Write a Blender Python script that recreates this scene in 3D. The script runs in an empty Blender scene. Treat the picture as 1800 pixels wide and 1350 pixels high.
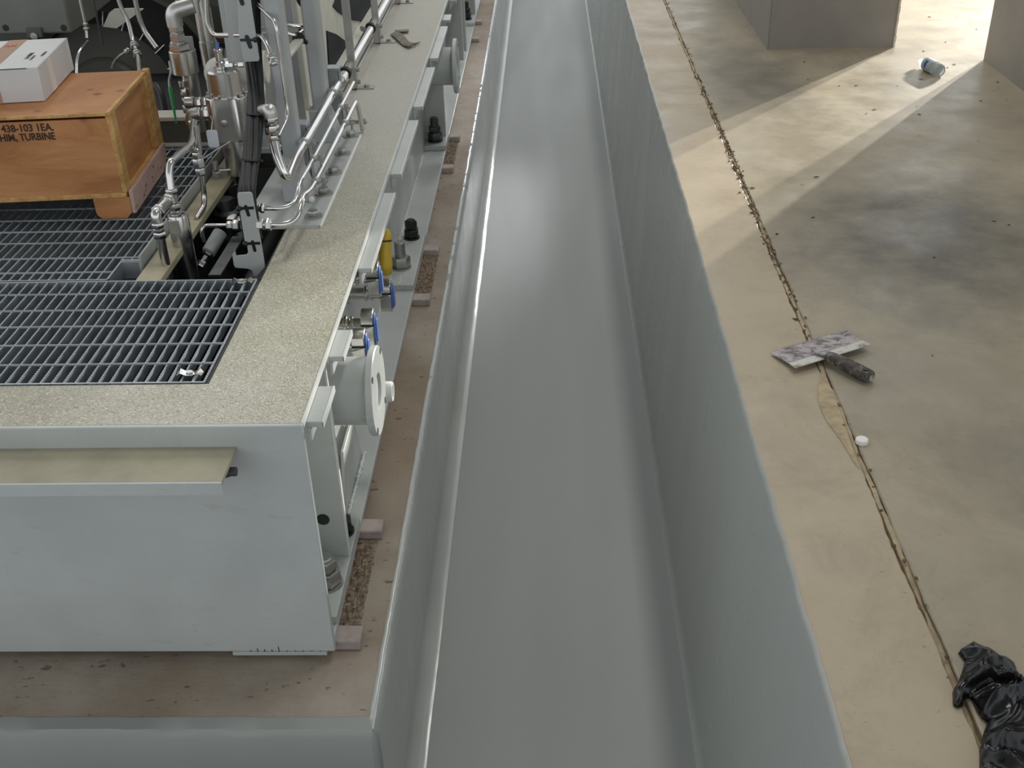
import bpy, bmesh, math, random
from mathutils import Vector, Matrix, noise
R_ = math.radians
scene = bpy.context.scene
COL = scene.collection
random.seed(7)

# ------------------------------------------------------------------ camera
FPX, TH, PS, RO = 1950.0, 0.539464, 0.0414192, 0.0319930
CAM = Vector((0, 0, 1.57))
_f = Vector((-math.sin(PS) * math.cos(TH), math.cos(PS) * math.cos(TH), -math.sin(TH)))
_r0 = Vector((math.cos(PS), math.sin(PS), 0))
_d0 = _f.cross(_r0)
_r = _r0 * math.cos(RO) + _d0 * math.sin(RO)
_d = -_r0 * math.sin(RO) + _d0 * math.cos(RO)
cam = bpy.data.objects.new('camera', bpy.data.cameras.new('camera'))
COL.objects.link(cam)
cam.data.sensor_width = 36
cam.data.lens = FPX / 1800 * 36
cam.data.clip_start = 0.05
cam.data.clip_end = 200
m3 = Matrix((_r, -_d, -_f)).transposed()
cam.matrix_world = Matrix.Translation(CAM) @ m3.to_4x4()
scene.camera = cam

# ------------------------------------------------------------------ light
scene.view_settings.view_transform = 'Standard'
scene.view_settings.look = 'None'
scene.view_settings.exposure = -0.15
scene.view_settings.gamma = 1.0
scene.view_settings.use_curve_mapping = False
world = bpy.data.worlds.new('world')
scene.world = world
world.use_nodes = True
bg = world.node_tree.nodes['Background']
bg.inputs[0].default_value = (0.93, 0.97, 1.0, 1)
bg.inputs[1].default_value = 1.28

def lamp(name, kind, loc, target, energy, color=(1, 1, 1), size=1.0, size_y=None, angle=None, blend=0.6):
    l = bpy.data.lights.new(name, kind)
    l.energy = energy
    l.color = color
    if kind == 'AREA':
        l.size = size
        if size_y:
            l.shape = 'RECTANGLE'
            l.size_y = size_y
    if kind in ('POINT', 'SPOT'):
        l.shadow_soft_size = size
    if kind == 'SPOT':
        l.spot_size = angle or R_(90)
        l.spot_blend = blend
    o = bpy.data.objects.new(name, l)
    COL.objects.link(o)
    o.location = loc
    o.rotation_euler = (Vector(target) - Vector(loc)).to_track_quat('-Z', 'Y').to_euler()
    return o

# two flood lamps standing beyond the columns, far right
lamp('flood_or_glare_lamp', 'SPOT', (7.05, 11.9, 2.15), (3.0, 7.2, 0), 6000, (1.0, 0.96, 0.86), 0.05, angle=R_(24), blend=0.5)
lamp('flood_or_glare_lamp', 'SPOT', (6.72, 12.2, 2.15), (3.0, 7.2, 0), 5100, (1.0, 0.96, 0.86), 0.05, angle=R_(24), blend=0.5)
# unseen lamp, added to throw a narrow glare beam on the trench wall
lamp('flood_or_glare_lamp', 'SPOT', (1.02, 16.0, 2.7), (-0.52, 6.9, -0.92), 1600, (0.97, 0.98, 1.0), 0.15, angle=R_(8), blend=1.0)
# unseen lamps under the roof, added as overhead fill light
for lx, ly in ((1.5, 4.0), (1.5, 10.0), (-3.5, 8.0)):
    lamp('fill_lamp', 'AREA', (lx, ly, 6.7), (lx, ly, 0), 95, (1.0, 0.97, 0.9), 0.5, 1.6)

# ------------------------------------------------------------------ pixel helpers (real depth given each time)
def ray(u, v):
    return _r * ((u - 900) / FPX) + _d * ((v - 675) / FPX) + _f
def az(u, v, z):
    d = ray(u, v); return CAM + d * ((z - CAM.z) / d.z)
def ay(u, v, y):
    d = ray(u, v); return CAM + d * (y / d.y)
def ax(u, v, x):
    d = ray(u, v); return CAM + d * (x / d.x)

# ------------------------------------------------------------------ materials
def lin(c):
    return tuple(((x / 255) / 12.92 if x <= 10 else (((x / 255) + 0.055) / 1.055) ** 2.4) for x in c) + (1,)

class Mat:
    def __init__(s, name):
        s.m = bpy.data.materials.new(name)
        s.m.use_nodes = True
        s.t = s.m.node_tree
        s.b = s.t.nodes['Principled BSDF']
        s.tc = None
    def n(s, k, **kw):
        x = s.t.nodes.new(k)
        for a, v in kw.items():
            setattr(x, a, v)
        return x
    def l(s, a, b):
        s.t.links.new(a, b)
    def coords(s, scale=(1, 1, 1), rot=(0, 0, 0)):
        # world position, so that shared meshes are not all alike
        g = s.n('ShaderNodeNewGeometry')
        mp = s.n('ShaderNodeMapping')
        mp.inputs['Scale'].default_value = scale
        mp.inputs['Rotation'].default_value = rot
        s.l(g.outputs['Position'], mp.inputs['Vector'])
        return mp.outputs[0]
    def noise(s, scale, detail=4, rough=0.55, stretch=(1, 1, 1), dist=0.0):
        x = s.n('ShaderNodeTexNoise')
        x.inputs['Scale'].default_value = scale
        x.inputs['Detail'].default_value = detail
        x.inputs['Roughness'].default_value = rough
        x.inputs['Distortion'].default_value = dist
        s.l(s.coords(stretch), x.inputs['Vector'])
        return x.outputs['Fac']
    def ramp(s, fac, stops):
        x = s.n('ShaderNodeValToRGB')
        el = x.color_ramp.elements
        while len(el) < len(stops):
            el.new(0.5)
        for e, (p, c) in zip(el, stops):
            e.position = p
            e.color = c if len(c) == 4 else lin(c)
        s.l(fac, x.inputs[0])
        return x.outputs[0]
    def mix(s, fac, a, b, mode='MIX'):
        x = s.n('ShaderNodeMix', data_type='RGBA', blend_type=mode)
        for i, v in ((0, fac), (6, a), (7, b)):
            if hasattr(v, 'is_output'):
                s.l(v, x.inputs[i])
            else:
                x.inputs[i].default_value = v if i == 0 else (v if len(v) == 4 else lin(v))
        return x.outputs[2]
    def mrange(s, fac, a, b, c, d):
        x = s.n('ShaderNodeMapRange')
        s.l(fac, x.inputs[0])
        for i, v in enumerate((a, b, c, d)):
            x.inputs[i + 1].default_value = v
        return x.outputs[0]
    def bump(s, h, strength=0.3, dist=0.002):
        x = s.n('ShaderNodeBump')
        x.inputs['Strength'].default_value = strength
        x.inputs['Distance'].default_value = dist
        s.l(h, x.inputs['Height'])
        old = s.b.inputs['Normal'].links
        if old:
            s.l(old[0].from_socket, x.inputs['Normal'])
        s.l(x.outputs[0], s.b.inputs['Normal'])
    def set(s, color=None, rough=None, metal=None, spec=None):
        for k, v in (('Base Color', color), ('Roughness', rough), ('Metallic', metal), ('Specular IOR Level', spec)):
            if v is None:
                continue
            if hasattr(v, 'is_output'):
                s.l(v, s.b.inputs[k])
            elif k == 'Base Color':
                s.b.inputs[k].default_value = v if len(v) == 4 else lin(v)
            else:
                s.b.inputs[k].default_value = v
        return s

M = {}
def simple(name, color, rough=0.5, metal=0.0, var=0.08, vscale=6, bump=None, spec=None):
    a = Mat(name)
    c = lin(color)
    d = tuple(max(0, x * (1 - 2.2 * var)) for x in c[:3]) + (1,)
    e = tuple(min(1, x * (1 + var)) for x in c[:3]) + (1,)
    col = a.ramp(a.noise(vscale, 5), [(0.3, d), (0.62, e)])
    a.set(col, rough, metal, spec)
    if bump:
        a.bump(a.noise(bump[0], 3), bump[1], bump[2])
    M[name] = a.m
    return a

# painted steel of the skid: pale grey green, dusty streaks
a = Mat('skid_paint')
c1 = a.ramp(a.noise(2.2, 5, 0.6), [(0.3, (173, 177, 175)), (0.7, (190, 194, 192))])
c2 = a.mix(a.mrange(a.noise(9, 6, 0.7, (1, 1, 2.5)), 0.6, 0.78, 0, 0.45), c1, (150, 144, 122))
a.set(c2, a.mrange(a.noise(5, 4), 0.3, 0.7, 0.26, 0.42), 0, 0.5)
a.bump(a.noise(60, 2), 0.05, 0.001)
M['skid'] = a.m
# deck: same paint with sand non-slip and dust
a = Mat('deck_nonslip')
c1 = a.ramp(a.noise(3.0, 6, 0.65), [(0.3, (158, 153, 133)), (0.55, (176, 172, 154)), (0.75, (188, 185, 171))])
c2 = a.mix(a.mrange(a.noise(1.3, 3), 0.45, 0.7, 0, 0.6), c1, (192, 191, 184))
sp = a.noise(190, 2, 0.5)
c3 = a.mix(a.mrange(sp, 0.58, 0.66, 0, 0.7), c2, (222, 220, 206))
c3 = a.mix(a.mrange(sp, 0.32, 0.42, 0.65, 0), c3, (120, 116, 98))
c3 = a.mix(a.mrange(a.noise(7, 6, 0.7), 0.62, 0.75, 0, 0.4), c3, (140, 130, 96))
g_ = a.n('ShaderNodeNewGeometry'); sx_ = a.n('ShaderNodeSeparateXYZ'); a.l(g_.outputs['Position'], sx_.inputs[0])
c3 = a.mix(a.mrange(sx_.outputs['Y'], 3.0, 4.6, 0, 0.75), c3, a.mix(a.mrange(sp, 0.3, 0.7, 0.3, 0.7), (184, 182, 176), (206, 204, 198)))  # less dusty far along, and lightened there to make up for weak light
a.set(c3, 0.62, 0, 0.35)
a.bump(a.noise(210, 2, 0.6), 0.8, 0.0035)
M['deck'] = a.m
a = Mat('deck_smooth')
c1 = a.ramp(a.noise(4, 5, 0.6), [(0.3, (182, 178, 168)), (0.7, (198, 196, 188))])
a.set(c1, 0.5, 0, 0.4)
a.bump(a.noise(120, 3), 0.25, 0.001)
M['deck_smooth'] = a.m
simple('cream_panel', (214, 212, 200), 0.45, var=0.05)
simple('grey_beam', (172, 175, 175), 0.38, var=0.05, vscale=3)
simple('white_edge', (214, 216, 212), 0.35, var=0.04)
# trench coating: glossy grey epoxy with long roller streaks
def trench(name, rough0, rough1, st, bumpst, lo, hi):
    a = Mat(name)
    c = a.ramp(a.noise(1.5, 2, 0.5, st), [(0.3, lo), (0.7, hi)])
    a.set(c, a.mrange(a.noise(4, 2, 0.5, st), 0.3, 0.7, rough0, rough1), 0, 0.5)
    if bumpst: a.bump(a.noise(7, 4, 0.6, st), bumpst, 0.02)
    M[name] = a.m
trench('trench_floor_coat', 0.44, 0.56, (1, 0.12, 1), 0.02, (144, 147, 144), (154, 157, 154))
trench('trench_wall_lightened', 0.24, 0.32, (0.5, 0.8, 0.12), 0, (157, 160, 157), (164, 167, 164))  # same coat as the floor, lightened to make up for dim wall light
trench('trench_wall_lightest', 0.15, 0.24, (1, 2.2, 0.25), 0, (170, 173, 170), (180, 183, 180))  # same coat again, lightest tone put in for light missing on this wall
# concrete of the plinth
a = Mat('plinth_concrete')
c = a.ramp(a.noise(3, 7, 0.65), [(0.25, (136, 124, 112)), (0.55, (166, 155, 144)), (0.8, (180, 171, 160))])
c = a.mix(a.mrange(a.noise(1.1, 4), 0.4, 0.7, 0.05, 0.7), c, (134, 116, 88))
c = a.mix(a.mrange(a.noise(24, 3, 0.5, (1, 1.9, 1)), 0.66, 0.72, 0, 0.75), c, (88, 76, 66))
c = a.mix(a.mrange(a.noise(70, 3, 0.5), 0.70, 0.76, 0, 0.7), c, (92, 80, 68))
a.set(c, 0.75, 0, 0.25)
a.bump(a.noise(24, 3, 0.5, (1, 1.9, 1)), 0.35, -0.006)
a.bump(a.noise(180, 3), 0.25, 0.001)
M['plinth'] = a.m
a = Mat('chipped_concrete')
c = a.ramp(a.noise(60, 5, 0.7, (1, 1.6, 1)), [(0.3, (74, 60, 48)), (0.5, (132, 116, 100)), (0.75, (164, 148, 130))])
a.set(c, 0.9, 0, 0.2)
M['chipped'] = a.m
# hall floor: worn tan / grey concrete
def floor_mat(name, tan, grey, dark, amount, stains=()):
    a = Mat(name)
    c = a.mix(a.mrange(a.noise(1.25, 5, 0.62, (1, 1, 1), 0.6), 0.42, 0.62, 0, amount), tan, grey)
    c = a.mix(a.mrange(a.noise(1.7, 7, 0.7, (1.2, 0.8, 1), 0.8), 0.55, 0.72, 0, 0.75 * amount), c, dark)
    for (sx, sy, rx, ry, st_) in stains:       # broad grey cement smears with frayed outlines
        vm = a.n('ShaderNodeVectorMath', operation='LENGTH')
        mp = a.n('ShaderNodeMapping'); g = a.n('ShaderNodeNewGeometry')
        mp.inputs['Location'].default_value = (-sx / rx, -sy / ry, 0); mp.inputs['Scale'].default_value = (1 / rx, 1 / ry, 0)
        a.l(g.outputs['Position'], mp.inputs['Vector']); a.l(mp.outputs[0], vm.inputs[0])
        ad = a.n('ShaderNodeMath', operation='ADD'); a.l(vm.outputs['Value'], ad.inputs[0]); a.l(a.noise(4.5, 6, 0.65), ad.inputs[1])
        c = a.mix(a.mrange(ad.outputs[0], 0.85, 1.55, st_, 0), c, dark)
    c = a.mix(a.mrange(a.noise(5, 6, 0.7), 0.4, 0.75, 0, 0.35), c, (176, 166, 146))
    c = a.mix(a.mrange(a.noise(38, 4, 0.6, (1, 1.5, 1)), 0.66, 0.74, 0, 0.6), c, (104, 90, 70))
    c = a.mix(a.mrange(a.noise(2.6, 8, 0.75, (1, 1, 1), 1.2), 0.5, 0.72, 0, 0.4), c, (128, 116, 98))
    c = a.mix(a.mrange(a.noise(90, 3, 0.6), 0.68, 0.74, 0, 0.5), c, (92, 80, 64))
    c = a.mix(a.mrange(a.noise(11, 5, 0.8, (0.8, 2.5, 1), 0.3), 0.66, 0.74, 0, 0.35), c, (130, 118, 98))
    a.set(c, a.mrange(a.noise(3.2, 6, 0.65), 0.35, 0.65, 0.30, 0.58), 0, 0.42)
    a.bump(a.noise(14, 6, 0.6), 0.16, 0.006)
    a.bump(a.noise(150, 3), 0.12, 0.001)
    M[name] = a.m
floor_mat('floor_slab', (158, 147, 127), (134, 128, 114), (86, 84, 77), 0.55, ((1.30, 3.55, 0.62, 0.75, 0.85), (1.02, 5.6, 0.32, 0.8, 0.7), (1.25, 2.2, 0.35, 0.3, 0.4)))
floor_mat('floor_strip', (172, 157, 134), (154, 140, 118), (130, 115, 94), 0.6)
simple('joint_filler', (170, 153, 124), 0.8, var=0.12, vscale=30, bump=(60, 0.5, 0.004))
simple('joint_dirt', (104, 86, 60), 0.9, var=0.25, vscale=40, bump=(80, 0.6, 0.004))
simple('column_concrete', (147, 142, 136), 0.7, var=0.07, vscale=2.5, bump=(50, 0.15, 0.002))
simple('chipped_edge', (214, 206, 190), 0.7, var=0.1, vscale=30)
simple('hall_paint', (150, 152, 150), 0.8, var=0.03)
simple('grout_block', (172, 160, 154), 0.85, var=0.1, vscale=20, bump=(90, 0.3, 0.002))
# metals
def metal(name, color, r0, r1, scale=14, st=(1, 1, 1)):
    a = Mat(name)
    a.set(lin(color), a.mrange(a.noise(scale, 4, 0.6, st), 0.3, 0.7, r0, r1), 1.0)
    M[name] = a.m
metal('stainless', (206, 205, 202), 0.20, 0.27, 4)
metal('stainless_satin', (196, 195, 192), 0.32, 0.46)
metal('stainless_bright', (222, 221, 218), 0.10, 0.2)
metal('zinc', (176, 176, 172), 0.35, 0.55)
metal('galvanised', (176, 182, 186), 0.45, 0.65)
metal('dark_steel', (96, 98, 98), 0.4, 0.6)
simple('black_oxide', (30, 30, 31), 0.42, var=0.15)
simple('black_rubber', (13, 14, 17), 0.5, var=0.15)
simple('black_plastic', (18, 18, 19), 0.35, var=0.1)
simple('dark_casing', (92, 93, 84), 0.42, var=0.07, vscale=2)
simple('dark_interior', (42, 44, 46), 0.6, var=0.15)  # dark colour put in for the shade inside the skid and its holes
simple('housing_grey', (118, 119, 114), 0.42, var=0.06, vscale=4)
simple('navy_window', (26, 30, 40), 0.6, var=0.1, vscale=2, spec=0.2)
simple('strap_web', (128, 122, 110), 0.7, var=0.2, vscale=40)
simple('dusty_ledge', (164, 158, 136), 0.6, var=0.08, vscale=8)
simple('blue_plastic', (92, 122, 190), 0.4, var=0.08)
simple('yellow_plastic', (196, 164, 40), 0.5, var=0.1)
simple('white_plastic', (228, 226, 220), 0.4, var=0.02)
simple('tag_white', (206, 208, 214), 0.4, var=0.03)
simple('cream_floor', (176, 168, 140), 0.55, var=0.12, vscale=9)
simple('plate_grey', (170, 174, 172), 0.42, var=0.03)
simple('green_paint', (38, 150, 72), 0.4, var=0.1)
# wood
a = Mat('plywood')
w = a.noise(5, 7, 0.65, (0.5, 0.5, 3.0), 0.8)
c = a.ramp(w, [(0.25, (152, 98, 56)), (0.5, (188, 130, 82)), (0.75, (204, 152, 102))])
kn = a.n('ShaderNodeTexVoronoi'); kn.inputs['Scale'].default_value = 7.5
a.l(a.coords((1, 1, 0.8)), kn.inputs['Vector'])
c = a.mix(a.mrange(kn.outputs['Distance'], 0.05, 0.16, 0.8, 0), c, (104, 56, 28))
a.set(c, 0.5, 0, 0.4)
a.bump(w, 0.12, 0.002)
M['plywood'] = a.m
a = Mat('pine')
w = a.noise(9, 6, 0.6, (3, 0.6, 3), 0.5)
c = a.ramp(w, [(0.25, (158, 112, 60)), (0.6, (208, 166, 104)), (0.8, (222, 186, 128))])
a.set(c, 0.5, 0, 0.4); a.bump(w, 0.15, 0.002)
M['pine'] = a.m
a = Mat('pink_wood')
w = a.noise(14, 6, 0.7, (1, 1, 2))
c = a.ramp(w, [(0.28, (140, 98, 86)), (0.42, (190, 158, 148)), (0.75, (200, 170, 160))])
a.set(c, 0.7, 0, 0.3); a.bump(w, 0.2, 0.002)
M['pink_wood'] = a.m
simple('stencil_ink', (52, 38, 26), 0.7, var=0.2, vscale=60)
simple('white_card', (206, 206, 206), 0.6, var=0.02)
simple('brown_tape', (176, 142, 118), 0.35, var=0.06)
simple('red_ink', (176, 66, 58), 0.6)
simple('black_ink', (66, 66, 66), 0.6)
simple('bag_film', (11, 11, 13), 0.24, var=0.2, spec=0.45)
a = Mat('blade_steel')
w = a.noise(26, 6, 0.75, (1, 1.4, 1), 0.8)
c = a.ramp(w, [(0.36, (78, 70, 68)), (0.47, (142, 134, 136)), (0.58, (182, 176, 176)), (0.68, (112, 96, 92))])
a.set(c, 0.6, 0.15); a.bump(w, 0.35, 0.002)
M['blade'] = a.m
a = Mat('blade_edge')
w = a.noise(34, 5, 0.7)
c = a.ramp(w, [(0.3, (120, 118, 108)), (0.5, (194, 192, 184))])
a.set(c, 0.45, 0.3); M['blade_edge'] = a.m
a = Mat('stained_handle')
w = a.noise(44, 5, 0.7)
c = a.ramp(w, [(0.45, (50, 44, 40)), (0.58, (92, 84, 78)), (0.68, (176, 170, 164))])
a.set(c, 0.55); a.bump(w, 0.5, 0.003); M['stained_handle'] = a.m
a = Mat('clear_plastic')
a.set((0.93, 0.97, 0.97, 1), 0.06)
a.b.inputs['Transmission Weight'].default_value = 0.85
a.b.inputs['IOR'].default_value = 1.2
M['clear'] = a.m
simple('bottle_label', (150, 160, 160), 0.35, var=0.05)
simple('label_blue', (52, 66, 150), 0.35)
simple('label_green', (126, 176, 150), 0.35)
simple('dead_leaf', (74, 62, 48), 0.85, var=0.3, vscale=30)

# ------------------------------------------------------------------ mesh building
WL = {}
class MB:
    def __init__(s, mat=None):
        s.v = []; s.f = []; s.T = mat
    def add(s, vs, fs):
        o = len(s.v)
        for p in vs:
            p = Vector(p)
            s.v.append(s.T @ p if s.T else p)
        s.f += [tuple(i + o for i in f) for f in fs]
        return s
    def box(s, x0, x1, y0, y1, z0, z1):
        return s.add([(x0, y0, z0), (x1, y0, z0), (x1, y1, z0), (x0, y1, z0), (x0, y0, z1), (x1, y0, z1), (x1, y1, z1), (x0, y1, z1)],
                     [(0, 3, 2, 1), (4, 5, 6, 7), (0, 1, 5, 4), (1, 2, 6, 5), (2, 3, 7, 6), (3, 0, 4, 7)])
    def frame(s, d):
        d = Vector(d).normalized()
        a = Vector((0, 0, 1)) if abs(d.z) < 0.9 else Vector((1, 0, 0))
        x = a.cross(d).normalized()
        return x, d.cross(x), d
    def lathe(s, p0, d, prof, n=20, ph=0.0, caps=True):
        """prof: list of (distance along d, radius)"""
        x, y, d = s.frame(d); p0 = Vector(p0); vs = []; fs = []
        for t, r in prof:
            for k in range(n):
                a = 2 * math.pi * k / n + ph
                vs.append(p0 + d * t + (x * math.cos(a) + y * math.sin(a)) * max(r, 1e-5))
        m = len(prof)
        for i in range(m - 1):
            for k in range(n):
                k2 = (k + 1) % n
                fs.append((i * n + k, i * n + k2, (i + 1) * n + k2, (i + 1) * n + k))
        if caps:
            fs.append(tuple(reversed(range(n))))
            fs.append(tuple((m - 1) * n + k for k in range(n)))
        return s.add(vs, fs)
    def cyl(s, p0, p1, r, r1=None, n=20, ch=0.0):
        p0 = Vector(p0); p1 = Vector(p1); L = (p1 - p0).length
        r1 = r if r1 is None else r1
        pr = [(0, r), (L, r1)]
        if ch:
            pr = [(0, r - ch), (ch, r), (L - ch, r1), (L, r1 - ch)]
        return s.lathe(p0, p1 - p0, pr, n)
    def hexp(s, p0, p1, r, ch=0.0, ph=0.0):
        p0 = Vector(p0); p1 = Vector(p1); L = (p1 - p0).length
        pr = [(0, r), (L, r)] if not ch else [(0, r * 0.9), (ch, r), (L - ch, r), (L, r * 0.9)]
        return s.lathe(p0, p1 - p0, pr, 6, ph)
    def sphere(s, c, r, n=14, m=8, sc=(1, 1, 1)):
        c = Vector(c); vs = []; fs = []
        for i in range(m + 1):
            a = math.pi * i / m
            for k in range(n):
                b = 2 * math.pi * k / n
                vs.append(c + Vector((r * sc[0] * max(math.sin(a), 1e-4) * math.cos(b), r * sc[1] * max(math.sin(a), 1e-4) * math.sin(b), r * sc[2] * math.cos(a))))
        for i in range(m):
            for k in range(n):
                k2 = (k + 1) % n
                fs.append((i * n + k, (i + 1) * n + k, (i + 1) * n + k2, i * n + k2))
        return s.add(vs, fs)
    def tube(s, pts, r, n=12, fillet=0.03, closed_ends=True, seg=6):
        pts = [Vector(p) for p in pts]
        path = [pts[0]]
        for i in range(1, len(pts) - 1):
            a, b, c = pts[i - 1], pts[i], pts[i + 1]
            fl = min(fillet, (a - b).length * 0.48, (c - b).length * 0.48)
            if fl < 1e-4:
                path.append(b); continue
            q0 = b + (a - b).normalized() * fl; q1 = b + (c - b).normalized() * fl
            for k in range(seg + 1):
                t = k / seg
                path.append(q0 * (1 - t) ** 2 + b * 2 * t * (1 - t) + q1 * t * t)
        path.append(pts[-1])
        cl = [path[0]]
        for p in path[1:]:
            if (p - cl[-1]).length > 1e-5:
                cl.append(p)
        path = cl
        d = (path[1] - path[0]).normalized()
        x, y, _ = s.frame(d)
        vs = []; fs = []
        rr = r if isinstance(r, (list, tuple)) else None
        for i, p in enumerate(path):
            if i == 0: t = path[1] - path[0]
            elif i == len(path) - 1: t = path[-1] - path[-2]
            else: t = (path[i + 1] - path[i]).normalized() + (path[i] - path[i - 1]).normalized()
            t.normalize()
            x = (x - t * x.dot(t)).normalized(); y = t.cross(x)
            ra = r
            for k in range(n):
                a = 2 * math.pi * k / n
                vs.append(p + (x * math.cos(a) + y * math.sin(a)) * ra)
        for i in range(len(path) - 1):
            for k in range(n):
                k2 = (k + 1) % n
                fs.append((i * n + k, i * n + k2, (i + 1) * n + k2, (i + 1) * n + k))
        if closed_ends:
            fs.append(tuple(reversed(range(n))))
            fs.append(tuple((len(path) - 1) * n + k for k in range(n)))
        return s.add(vs, fs)
    def prism(s, poly, ext):
        """poly: list of 3d points (planar outline); ext: extrusion vector"""
        n = len(poly); ext = Vector(ext)
        vs = [Vector(p) for p in poly] + [Vector(p) + ext for p in poly]
        nrm = Vector((0, 0, 0))
        for i in range(n):
            nrm += (vs[i] - vs[0]).cross(vs[(i + 1) % n] - vs[0])
        flip = nrm.dot(ext) > 0
        fs = [tuple(range(n)), tuple(reversed(range(n, 2 * n)))]
        fs += [(i, i + n, (i + 1) % n + n, (i + 1) % n) for i in range(n)]
        if flip:
            fs = [tuple(reversed(f)) for f in fs]
        return s.add(vs, fs)
    def build(s, name, mat, parent=None, bev=0.0, smooth=True, ang=38, label=None, seg=2, recalc=False):
        xs = [p.x for p in s.v]; ys = [p.y for p in s.v]; zs = [p.z for p in s.v]
        o0 = Vector(((min(xs) + max(xs)) / 2, (min(ys) + max(ys)) / 2, min(zs)))
        me = bpy.data.meshes.new(name)
        me.from_pydata([p - o0 for p in s.v], [], s.f)
        if recalc:
            b = bmesh.new(); b.from_mesh(me)
            bmesh.ops.recalc_face_normals(b, faces=b.faces); b.to_mesh(me); b.free()
        me.materials.append(M[mat])
        if smooth:
            me.polygons.foreach_set('use_smooth', [True] * len(me.polygons))
            me.set_sharp_from_angle(angle=R_(ang))
        ob = bpy.data.objects.new(name, me)
        COL.objects.link(ob)
        WL[ob] = o0
        if parent:
            ob.parent = parent
            ob.location = o0 - WL[parent]
        else:
            ob.location = o0
        if bev:
            md = ob.modifiers.new('bevel', 'BEVEL')
            md.width = bev; md.segments = seg; md.limit_method = 'ANGLE'; md.angle_limit = R_(40)
        if label:
            ob['label'] = label
        return ob

def tag(o, label, cat, group=None):
    o['label'] = label; o['category'] = cat
    if group: o['group'] = group
    return o
def thing(name, loc, label, cat, group=None):
    o = bpy.data.objects.new(name, None)
    o.empty_display_size = 0.05
    COL.objects.link(o)
    o.location = loc; WL[o] = Vector(loc)
    return tag(o, label, cat, group)
def struct(o, label=None, cat=None):
    o['kind'] = 'structure'
    if label: o['label'] = label
    return o
def stuff(o):
    o['kind'] = 'stuff'; return o
def link_copy(o, parent, loc):
    c = o.copy(); COL.objects.link(c); c.parent = parent; c.location = loc
    return c
def copy_tree(o, loc, label=None, parent=None):
    c = o.copy(); COL.objects.link(c); c.location = loc; c.parent = parent
    if label: c['label'] = label
    for ch in list(o.children):
        copy_tree(ch, ch.location, None, c)
    return c
def text(name, body, mat, parent, origin, xdir, ydir, size, ext=0.0004, align='LEFT', sx=1.0):
    cu = bpy.data.curves.new(name, 'FONT')
    cu.body = body; cu.size = size; cu.extrude = ext; cu.align_x = align
    cu.offset = size * 0.02
    cu.materials.append(M[mat])
    t = bpy.data.objects.new(name, cu)
    x = Vector(xdir).normalized(); y = Vector(ydir).normalized(); z = x.cross(y)
    o = Vector(origin)
    t.matrix_world = Matrix.Translation(o - (WL[parent] if parent else Vector())) @ Matrix((x * sx, y, z)).transposed().to_4x4()
    COL.objects.link(t)
    bpy.context.view_layer.update()
    me = bpy.data.meshes.new_from_object(t.evaluated_get(bpy.context.evaluated_depsgraph_get()))
    mw = t.matrix_world.copy()
    bpy.data.objects.remove(t)
    me.name = name
    if not me.materials: me.materials.append(M[mat])
    t = bpy.data.objects.new(name, me)
    COL.objects.link(t)
    t.matrix_world = mw
    if parent: t.parent = parent
    WL[t] = o
    return t

# ================================================================== SETTING
ZT, ZS, ZF = 0.15, -0.61, -1.16           # skid top, plinth top, trench floor
XS = -0.595                                # skid right edge
Y0 = 2.2                                   # skid front face
def jit(y, seed, amp, sc=14.0):
    return amp * noise.noise(Vector((y * sc, seed, 0.3))) + amp * 0.6 * noise.noise(Vector((y * sc * 4, seed + 5, 1.3)))

def sweep(profile, y0, y1, step, jfun=None):
    """profile (x,z) list swept along y; jfun(i, y) -> (dx, dz)"""
    b = MB(); n = max(1, int((y1 - y0) / step)); vs = []; fs = []
    for j in range(n + 1):
        y = y0 + (y1 - y0) * j / n
        for i, (x, z) in enumerate(profile):
            dx, dz = jfun(i, y) if jfun else (0, 0)
            vs.append((x + dx, y, z + dz))
    m = len(profile)
    for j in range(n):
        for i in range(m - 1):
            fs.append((j * m + i, j * m + i + 1, (j + 1) * m + i + 1, (j + 1) * m + i))
    b.add(vs, fs)
    return b

# trench floor (wide enough to run on to the left in front of the plinth)
b = MB()
b.box(-3.6, 0.60, -2.2, 1.98, ZF - 0.1, ZF)
b.box(-0.50, 0.60, 1.98, 19.0, ZF - 0.1, ZF)
struct(b.build('floor_trench', 'trench_floor_coat', smooth=False), 'smooth grey coated trench floor')
# left trench wall: coat on the plinth side, cove at its foot, ragged upper edge
cv = 0.075
prof = [(-0.475, ZS + 0.002), (-0.462, ZS + 0.003), (-0.452, ZS - 0.010), (-0.448, ZS - 0.05), (-0.448, -0.86), (-0.448, ZF + 0.175)]
for k in range(6):
    a_ = math.pi / 2 * k / 5
    prof.append((-0.448 + cv - cv * math.cos(a_), ZF + cv + 0.002 - cv * math.sin(a_)))
def jl(i, y):
    if i <= 1: return (jit(y, 1.0, 0.003), 0)
    if i == 2: return (jit(y, 2.0, 0.003), jit(y, 3, 0.004))
    if i <= 5: return (0.002 * noise.noise(Vector((y * 1.3, i, 0))), 0)
    t_ = 1.0; c_ = 0.055
    a_ = math.pi / 2 * (i - 6) / 5
    w_ = (0.0012 * noise.noise(Vector((y * 3.0, i * 0.8, 7))) + 0.0008 * noise.noise(Vector((y * 17.0, i * 1.1, 3)))) * t_
    return ((c_ - cv) * (1 - math.cos(a_)) + w_, (c_ - cv) * (1 - math.sin(a_)) + w_ * 0.5)
wl = struct(sweep(prof, 1.945, 18.5, 0.025, jl).build('wall_trench_left', 'trench_wall_lightest', ang=60), 'glossy grey coated side of the plinth')
b = MB()
rag = [(-0.4615 + jit(1.945 + 0.02 * k, 1.0, 0.003), 1.945 + 0.02 * k) for k in range(420)]
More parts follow.
